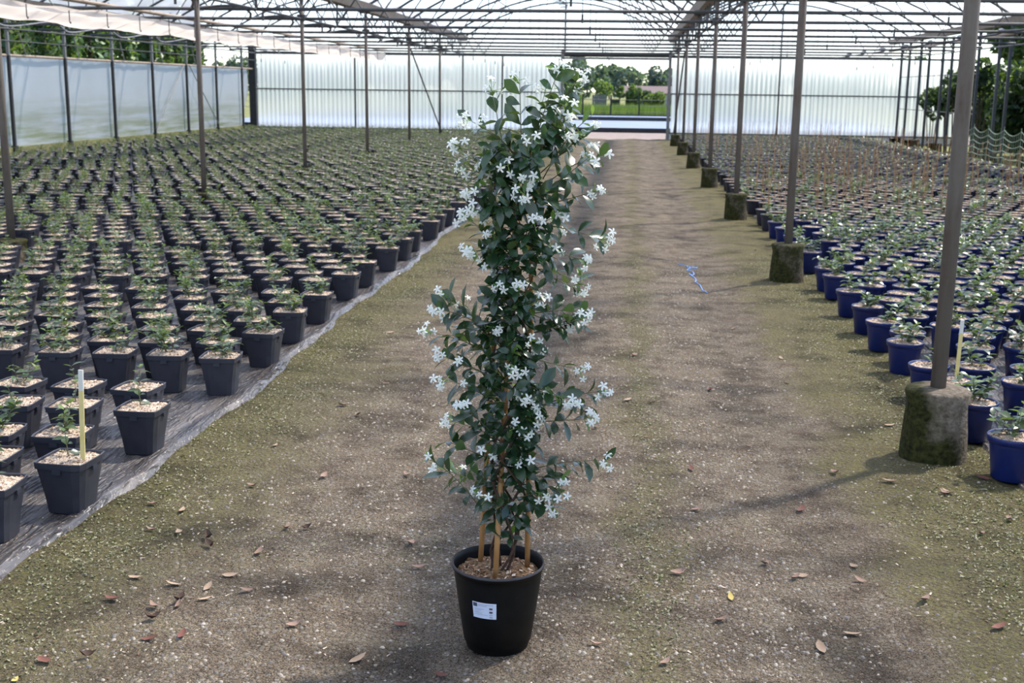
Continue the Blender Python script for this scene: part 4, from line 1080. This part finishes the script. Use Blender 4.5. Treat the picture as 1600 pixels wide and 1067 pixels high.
# fallen leaves, one by one
def dead_leaf(L, W, curl, mat, seed):
    rr = random.Random(seed); mb = MB(); V = []; prof = (0.05, .7, 1, .8, .02)
    for i in range(5):
        q = i/4; wv = prof[i]*W/2; z = .004+curl*L*(2*q-1)**2*.5
        V += [(L*(q-.5), -wv, z+curl*wv*rr.uniform(.6, 1.6)), (L*(q-.5), 0, z), (L*(q-.5), wv, z+curl*wv*rr.uniform(.6, 1.6))]
    mb.add(V, [f for i in range(4) for f in ((3*i, 3*i+1, 3*i+4, 3*i+3), (3*i+1, 3*i+2, 3*i+5, 3*i+4))])
    me = mb.mesh('fallen_leaf', mat, True); return me
DL = [('litter_tan', 'flat tan fallen leaf lying on the lane', .05, .022, .25), ('litter_pink', 'pale pinkish dry fallen leaf on the lane', .045, .020, .5),
      ('litter_red', 'reddish-brown fallen leaf on the lane', .052, .024, .35), ('litter_dark', 'dark brown shrivelled fallen leaf on the lane', .045, .022, .9), ('litter_yellow', 'yellowish fallen leaf on the lane', .042, .016, .3)]
DM = [dead_leaf(L, W, c_, mt, i) for i, (mt, lb, L, W, c_) in enumerate(DL)]
SPOT = [(235, 1002, 2), (285, 995, 2), (280, 952, 1), (282, 945, 3), (320, 940, 0), (325, 922, 0), (385, 928, 1), (405, 864, 1), (270, 916, 0), (212, 904, 0), (237, 972, 3), (240, 954, 1), (175, 940, 2), (135, 1025, 3), (70, 1033, 2), (22, 1062, 4), (330, 855, 3), (327, 843, 3),
        (285, 798, 0), (280, 832, 0), (235, 828, 1), (240, 788, 1), (625, 972, 2), (690, 1052, 2), (805, 970, 3), (1253, 792, 2), (1195, 882, 1), (1250, 898, 0), (1243, 903, 1), (1142, 938, 4), (1128, 975, 1), (1283, 1008, 0), (1332, 988, 0), (1335, 885, 0), (1343, 908, 1), (1390, 758, 0), (1305, 742, 1),
        (1170, 696, 1), (1535, 752, 2), (1480, 776, 0), (1475, 778, 1), (1576, 818, 1), (1533, 838, 1), (535, 633, 1), (600, 600, 1), (505, 745, 1), (450, 825, 1), (480, 826, 3), (640, 848, 1), (635, 745, 1), (655, 884, 1), (850, 800, 2), (915, 648, 3), (930, 672, 1), (1018, 635, 1), (980, 632, 0), (1010, 690, 1),
        (1080, 735, 2), (1060, 900, 1), (1445, 945, 1), (1090, 800, 1), (1220, 560, 0), (1230, 600, 1), (1155, 470, 1), (1145, 512, 0), (1180, 395, 1), (1390, 670, 0), (1372, 610, 1), (1365, 548, 0), (560, 650, 1), (430, 700, 0), (395, 760, 1), (360, 900, 0), (460, 980, 1), (560, 1030, 0), (1040, 1040, 1), (930, 1010, 1), (1560, 990, 2), (990, 560, 1), (700, 500, 1), (610, 520, 0), (1110, 610, 2)]
for (px, py, k) in SPOT:
    g_ = on_ground(px, py); g_.z = float(relief(g_.x, g_.y))+.001
    if abs(g_.x+1.9) < .0: continue
    o = link('fallen_leaf', DM[k], None, g_, (R.uniform(-.25, .25), R.uniform(-.25, .25), R.uniform(0, 6.28))); o.scale = (R.uniform(.95, 1.35),)*3
    zone = 'between the ground sheet and the gravel' if g_.x < -1.1 else ('on the gravel beside the tall plant' if g_.x < -.05 and g_.y < 6 else ('far along the lane' if g_.y > 6.5 else ('on the bare wheel track' if g_.x < .8 else 'in the moss by the footings')))
    tag(o, DL[k][1].split(' lying')[0].split(' on the')[0]+' '+zone, 'leaf', 'fallen leaves on the lane')
# blue string
pts = [on_ground(*p) for p in ((1060, 412), (1072, 415), (1080, 418), (1090, 417), (1078, 416), (1074, 421), (1083, 426), (1082, 430), (1076, 427), (1086, 433), (1088, 440), (1100, 452), (1106, 459))]
P2 = []
for a, b in zip(pts, pts[1:]):
    for q in (0, .33, .66):
        p = a.lerp(b, q); p.x += R.uniform(-.012, .012); p.y += R.uniform(-.02, .02); p.z = float(relief(p.x, p.y))+.006; P2.append(p)
mb = MB(); mb.tube(P2, .0038, 5); tag(mb.build('string', 'string_blue'), 'tangled piece of light blue string lying on the lane', 'string')

# ------------------------------------------------------------------ green net by the open side
for (xa, ya, xb, yb, lab) in ((8.1, 30.5, 8.05, 24.6, 'beside the bushes, farther from the lane opening'), (8.05, 24.582, 7.9, 15.0, 'beside the bushes, along the canes')):
    e = empty('garden_net', (0, 0, 0)); tag(e, f'sagging pale green plastic net fence {lab}', 'net')
    m = MB(); nP = 5; 
    for z_ in np.linspace(.12, .85, 6):
        P_ = []
        for i in range(nP*8+1):
            q = i/(nP*8); u = (q*nP) % 1; P_.append((xa+(xb-xa)*q, ya+(yb-ya)*q, z_*(1-.13*math.sin(PI*u))))
        m.tube(P_, .010, 4, 0, False)
    for i in range(nP*8+1):
        q = i/(nP*8); u = (q*nP) % 1; s = 1-.13*math.sin(PI*u); m.bar((xa+(xb-xa)*q, ya+(yb-ya)*q, .12*s), (xa+(xb-xa)*q, ya+(yb-ya)*q, .85*s), .004, 4)
    m.build('netting', 'net_green', e)
    for i in range(nP+1):
        q = i/nP; m = MB(); m.bar((xa+(xb-xa)*q, ya+(yb-ya)*q, 0), (xa+(xb-xa)*q, ya+(yb-ya)*q, .92), .010, 6); m.build('net_stake', 'net_green', e)
# black tubs at the foot of the open side
for (px, py, lab) in ((1397, 229, 'nearer the end wall'), (1418, 233, 'nearer the net')):
    g_ = on_ground(px, py); m = MB(); m.lathe([(.13, 0), (.165, .23), (.175, .235), (.175, .26), (.165, .26), (.155, .22), (.0, .21)], 20)
    tag(m.build('plant_tub', 'pot_black', None, True, g_), f'large black tub at the foot of the open side, {lab}', 'tub')

# ------------------------------------------------------------------ trees and shrubs outside
def crown_arrays(cx, cy, cz, rx, ry, rz, n, size, seed, conic=False, lumps=9):
    g = np.random.default_rng(seed)
    C = g.normal(size=(lumps, 3)); C /= np.linalg.norm(C, axis=1)[:, None]; C *= g.uniform(.35, .72, lumps)[:, None]
    k = g.integers(0, lumps, n); d = g.normal(size=(n, 3)); d /= np.linalg.norm(d, axis=1)[:, None]
    p = C[k] + d*(g.uniform(.55, 1, n)**.5)[:, None]*g.uniform(.32, .5, lumps)[k][:, None]
    if conic:
        h = g.random(n)**1.25; a = g.uniform(0, 2*PI, n); r = (1-h)**.62*(.75+.25*np.sin(a*5+h*9))*g.uniform(.72, 1.0, n)
        p = np.stack([r*np.cos(a), r*np.sin(a), 2*h-1], -1)
    p = p*np.array([rx, ry, rz])+np.array([cx, cy, cz])
    a = g.normal(size=(n, 3)); a /= np.linalg.norm(a, axis=1)[:, None]; b = np.cross(a, g.normal(size=(n, 3))); b /= np.linalg.norm(b, axis=1)[:, None]
    s = (size*g.uniform(.6, 1.3, n))[:, None]
    q = np.stack([p-a*s, p+b*s*.55, p+a*s, p-b*s*.55], 1).reshape(-1, 3)
    i = np.arange(n)[:, None]*4
    T = np.concatenate([i+np.array([0, 1, 2]), i+np.array([0, 2, 3])]); m = np.tile((g.random(n) < .3).astype(int), 2)
    return q, T, m
def tree(name, label, cat, x, y, h, r, mats, n, size, seed, group=None, trunk=.2, conic=False, z0=0., ry=None, stems=1, lumps=9):
    e = empty(name, (x, y, -.05)); tag(e, label, cat, group)
    lo = h*trunk
    V, T, m = crown_arrays(0, 0, (h+lo)/2, r, ry or r, (h-lo)/2, n, size, seed, conic, lumps)
    link('crown', tri_mesh('crown', V, T, m, mats), e)
    rr = random.Random(seed)
    for s in range(stems):
        mb = MB(); dx = rr.uniform(-.6, .6)*r if stems > 1 else 0; mb.tube([(dx*.4, 0, 0), (dx*.7, .02, h*.35), (dx, 0, h*.72)], [max(.015, h*(.02 if stems == 1 else .009)), max(.012, h*(.016 if stems == 1 else .007)), .008], 6); mb.build('trunk', 'trunk_bark', e)
    return e
# clipped conifers outside the film wall
for i in range(20):
    y = 19.0+i*1.45; tree('conifer', f'narrow green conifer outside the film wall, {ordinal(20-i)} in the row from the yard', 'tree', -17.2+R.uniform(-.3, .3), y, R.uniform(4.6, 5.6), R.uniform(.62, .8), ['tree_leaf_mid', 'tree_leaf_light' if i % 3 == 0 else 'tree_leaf_dark'], 1500, .13, 700+i, 'conifers outside the film wall', .03, True)
for i in range(9):
    tree('broadleaf_tree', f'large dark broadleaf tree behind the conifer row, {ordinal(9-i)} from the yard', 'tree', -24-(i % 2)*4.5, 20+i*5.0, R.uniform(6.5, 8.5), 3.2, ['tree_leaf_dark', 'tree_leaf_mid'], 2600, .30, 730+i, 'trees behind the conifers', .1)
# shrubs beyond the open side
SH = [(10.2, 16, 2.4, 1.0), (10.3, 18.8, 2.6, 1.1), (10.2, 21.4, 2.3, 1.0), (10.3, 24, 2.7, 1.15), (10.3, 26.6, 2.9, 1.25), (10.3, 29.1, 3.0, 1.25), (10.3, 31.6, 2.8, 1.25), (10.7, 34.2, 2.8, 1.25), (13.0, 30.5, 3.8, 1.6), (13.2, 34.2, 3.6, 1.7), (13.0, 38.4, 3.2, 1.5), (10.6, 36.6, 2.3, .85)]
for i, (x, y, h, r) in enumerate(SH):
    tree('dark_shrub', f'dense dark green shrub against the open side, {ordinal(len(SH)-i)} of the shrubs', 'shrub', x, y, h, r, ['tree_leaf_dark', 'tree_leaf_mid'], 6500, .10, 760+i, 'shrubs along the open side', .0, stems=3, lumps=26)
for i, (x, y, h, r) in enumerate(((9.15, 34.9, 2.5, .5), (9.3, 36.4, 2.35, .5), (9.2, 33.1, 2.6, .45), (9.3, 38.3, 2.05, .6))):
    tree('leafy_sapling', f'thin leafy sapling with bare lower stems at the open side, {h:.2f} metres tall'.replace(f'{h:.2f} metres tall', ('second tallest', 'third tallest', 'tallest', 'shortest')[i]), 'sapling', x, y, h, r, ['tree_leaf_dark', 'tree_leaf_mid'], 900, .085, 780+i, 'saplings at the open side', .42, stems=5)
for i in range(10):
    tree('broadleaf_tree', f'tall bright green tree behind the dark shrubs, {ordinal(10-i)} from the yard', 'tree', 17.5+(i % 2)*3.5, 22+i*4.0, R.uniform(5.5, 7.5), 2.3, ['tree_leaf_mid', 'tree_leaf_light'], 2600, .22, 800+i, 'trees behind the shrubs', .1)
# far tree line beyond the meadow
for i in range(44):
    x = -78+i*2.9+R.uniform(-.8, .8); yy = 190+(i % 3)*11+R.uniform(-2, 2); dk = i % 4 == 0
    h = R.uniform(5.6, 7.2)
    tree('far_tree', 'hazy '+('dark' if dk else 'pale')+f' green tree in the far tree line, {ordinal(i+1)} along it', 'tree', x, yy, h, R.uniform(2.6, 3.3), ['tree_leaf_hazed_dark', 'tree_leaf_hazed'] if dk else ['tree_leaf_hazed', 'tree_leaf_hazed_dark'], 1500, .32, 840+i, 'far tree line', .02)
tree('oak_tree', 'large dark tree rising behind the opening beside the flowering tip', 'tree', -6.6, 158, 6.0, 2.6, ['tree_leaf_hazed_dark', 'tree_leaf_hazed'], 2600, .26, 900, None, .05)
# bushes at the meadow edge
for i, (x, y, h, r, lt) in enumerate(((-2.0, 92, 2.55, .95, 1), (.45, 90.6, 2.0, .6, 1), (2.0, 91, 2.0, 1.0, 1), (3.6, 90, 1.8, .8, 1), (-4.2, 95, 2.2, 1.2, 0), (-8, 93, 2.6, 1.6, 1), (-12, 94, 2.8, 1.8, 1), (-17, 92, 2.4, 1.6, 1), (-22, 93, 2.8, 1.9, 1), (-27, 92, 2.5, 1.7, 1), (6, 92, 2.6, 1.5, 1), (10, 93, 2.6, 1.6, 1), (15, 92, 2.8, 1.8, 1), (19, 93, 2.4, 1.6, 1))):
    tree('meadow_bush', f'yellow-green bush at the far meadow edge, {ordinal(i+1)} of the bushes' if lt else 'olive green bush at the far edge of the meadow', 'bush', x, y, h, r, ['tree_leaf_light', 'tree_leaf_mid'] if lt else ['tree_leaf_mid', 'tree_leaf_light'], 1300, .13, 910+i, 'meadow edge bushes', .04)
e = empty('lollipop_tree', (-.62, 87.6, -.05)); tag(e, 'small round-headed clipped tree behind the wire fence', 'tree')
V, T, m = crown_arrays(0, 0, 1.55, .42, .42, .42, 900, .08, 931); link('crown', tri_mesh('crown', V, T, m, ['tree_leaf_light', 'tree_leaf_mid']), e)
m = MB(); m.bar((0, 0, 0), (0, 0, 1.4), .05, 6); m.build('trunk', 'trunk_bark', e)
# hedge, low house, board fence
e = empty('clipped_hedge', (1.0, 118, -.05)); tag(e, 'dark clipped hedge in front of the low house', 'hedge')
g2 = np.random.default_rng(5); n = 2600; p = g2.uniform(-1, 1, (n, 3)); ax = g2.integers(0, 3, n); p[np.arange(n), ax] = np.sign(p[np.arange(n), ax]); p = p*np.array([1.1, .6, .72])+np.array([0, 0, .72])
a = g2.normal(size=(n, 3))*.09; b = g2.normal(size=(n, 3))*.06
q = np.stack([p-a, p+b, p+a, p-b], 1).reshape(-1, 3); i = np.arange(n)[:, None]*4; T = np.concatenate([i+np.array([0, 1, 2]), i+np.array([0, 2, 3])])
link('foliage', tri_mesh('foliage', q, T, np.zeros(len(T)), ['tree_leaf_dark']), e)
e = empty('low_house', (3.2, 128, -.05)); tag(e, 'low house with a long brown tiled roof beyond the hedge', 'house')
m = MB(); m.box((-3.4, 0, 0), (3.4, 5, 1.35)); m.build('wall', 'house_wall', e)
m = MB(); m.add([(-3.7, -.4, 1.3), (3.7, -.4, 1.3), (3.7, 2.5, 2.05), (-3.7, 2.5, 2.05), (-3.7, 5.4, 1.3), (3.7, 5.4, 1.3)], [(0, 1, 2, 3), (3, 2, 5, 4), (0, 3, 4), (1, 5, 2), (0, 4, 5, 1)]); m.build('roof', 'roof_tile', e)
e = empty('board_fence', (-2.6, 89, -.05)); tag(e, 'short weathered grey board fence under a yellow-green bush', 'fence')
bm_ = MB(); bm_.box((0, -.02, 0), (.13, .02, 1.25)); bme = bm_.mesh('board', 'old_wood')
for k in range(7): link('board', bme, e, (k*.15, 0, .02*(k % 3)))
m = MB(); m.box((0, .02, .8), (1.05, .06, .9)); m.build('rail', 'old_wood', e)
m = MB(); m.box((-.35, 0, 0), (.35, .6, .85)); m.box((-.39, -.04, .85), (.39, .64, .93)); tag(m.build('garden_bin', 'tree_leaf_dark', None, False, (-1.0, 93, -.05)), 'dark green garden compost bin in the meadow', 'bin')
e = empty('wire_fence', (0, 79, -.05)); tag(e, 'wire fence on dark posts along the outdoor bed', 'fence')
pmb = MB(); pmb.box((-.05, -.05, 0), (.05, .05, 1.3)); pme = pmb.mesh('post', 'steel_black')
for k in range(-16, 14): link('post', pme, e, (k*1.82-1.1, 0, 0))
for z_ in (.25, .62, 1.0): m = MB(); m.bar((-31, 0, z_), (24, 0, z_), .012, 4); m.build('wire', 'steel_grey', e)
# tall meadow grass behind the fence
n = 9000; gx = N.uniform(-14, 10, n); gy = 79.5+N.random(n)*9; hh = N.uniform(.25, .75, n)
q = np.stack([np.stack([gx-.03, gy, np.full(n, -.06)], -1), np.stack([gx+.03, gy, np.full(n, -.06)], -1), np.stack([gx+N.uniform(-.15, .15, n), gy, hh], -1)], 1).reshape(-1, 3)
T = np.arange(3*n).reshape(-1, 3)
tag(link('meadow_grass', tri_mesh('meadow_grass', q, T, (N.random(n) < .4).astype(int), ['tree_leaf_light', 'tree_leaf_mid'])), 'tall yellow-green meadow grass behind the wire fence', 'grass', kind='stuff')
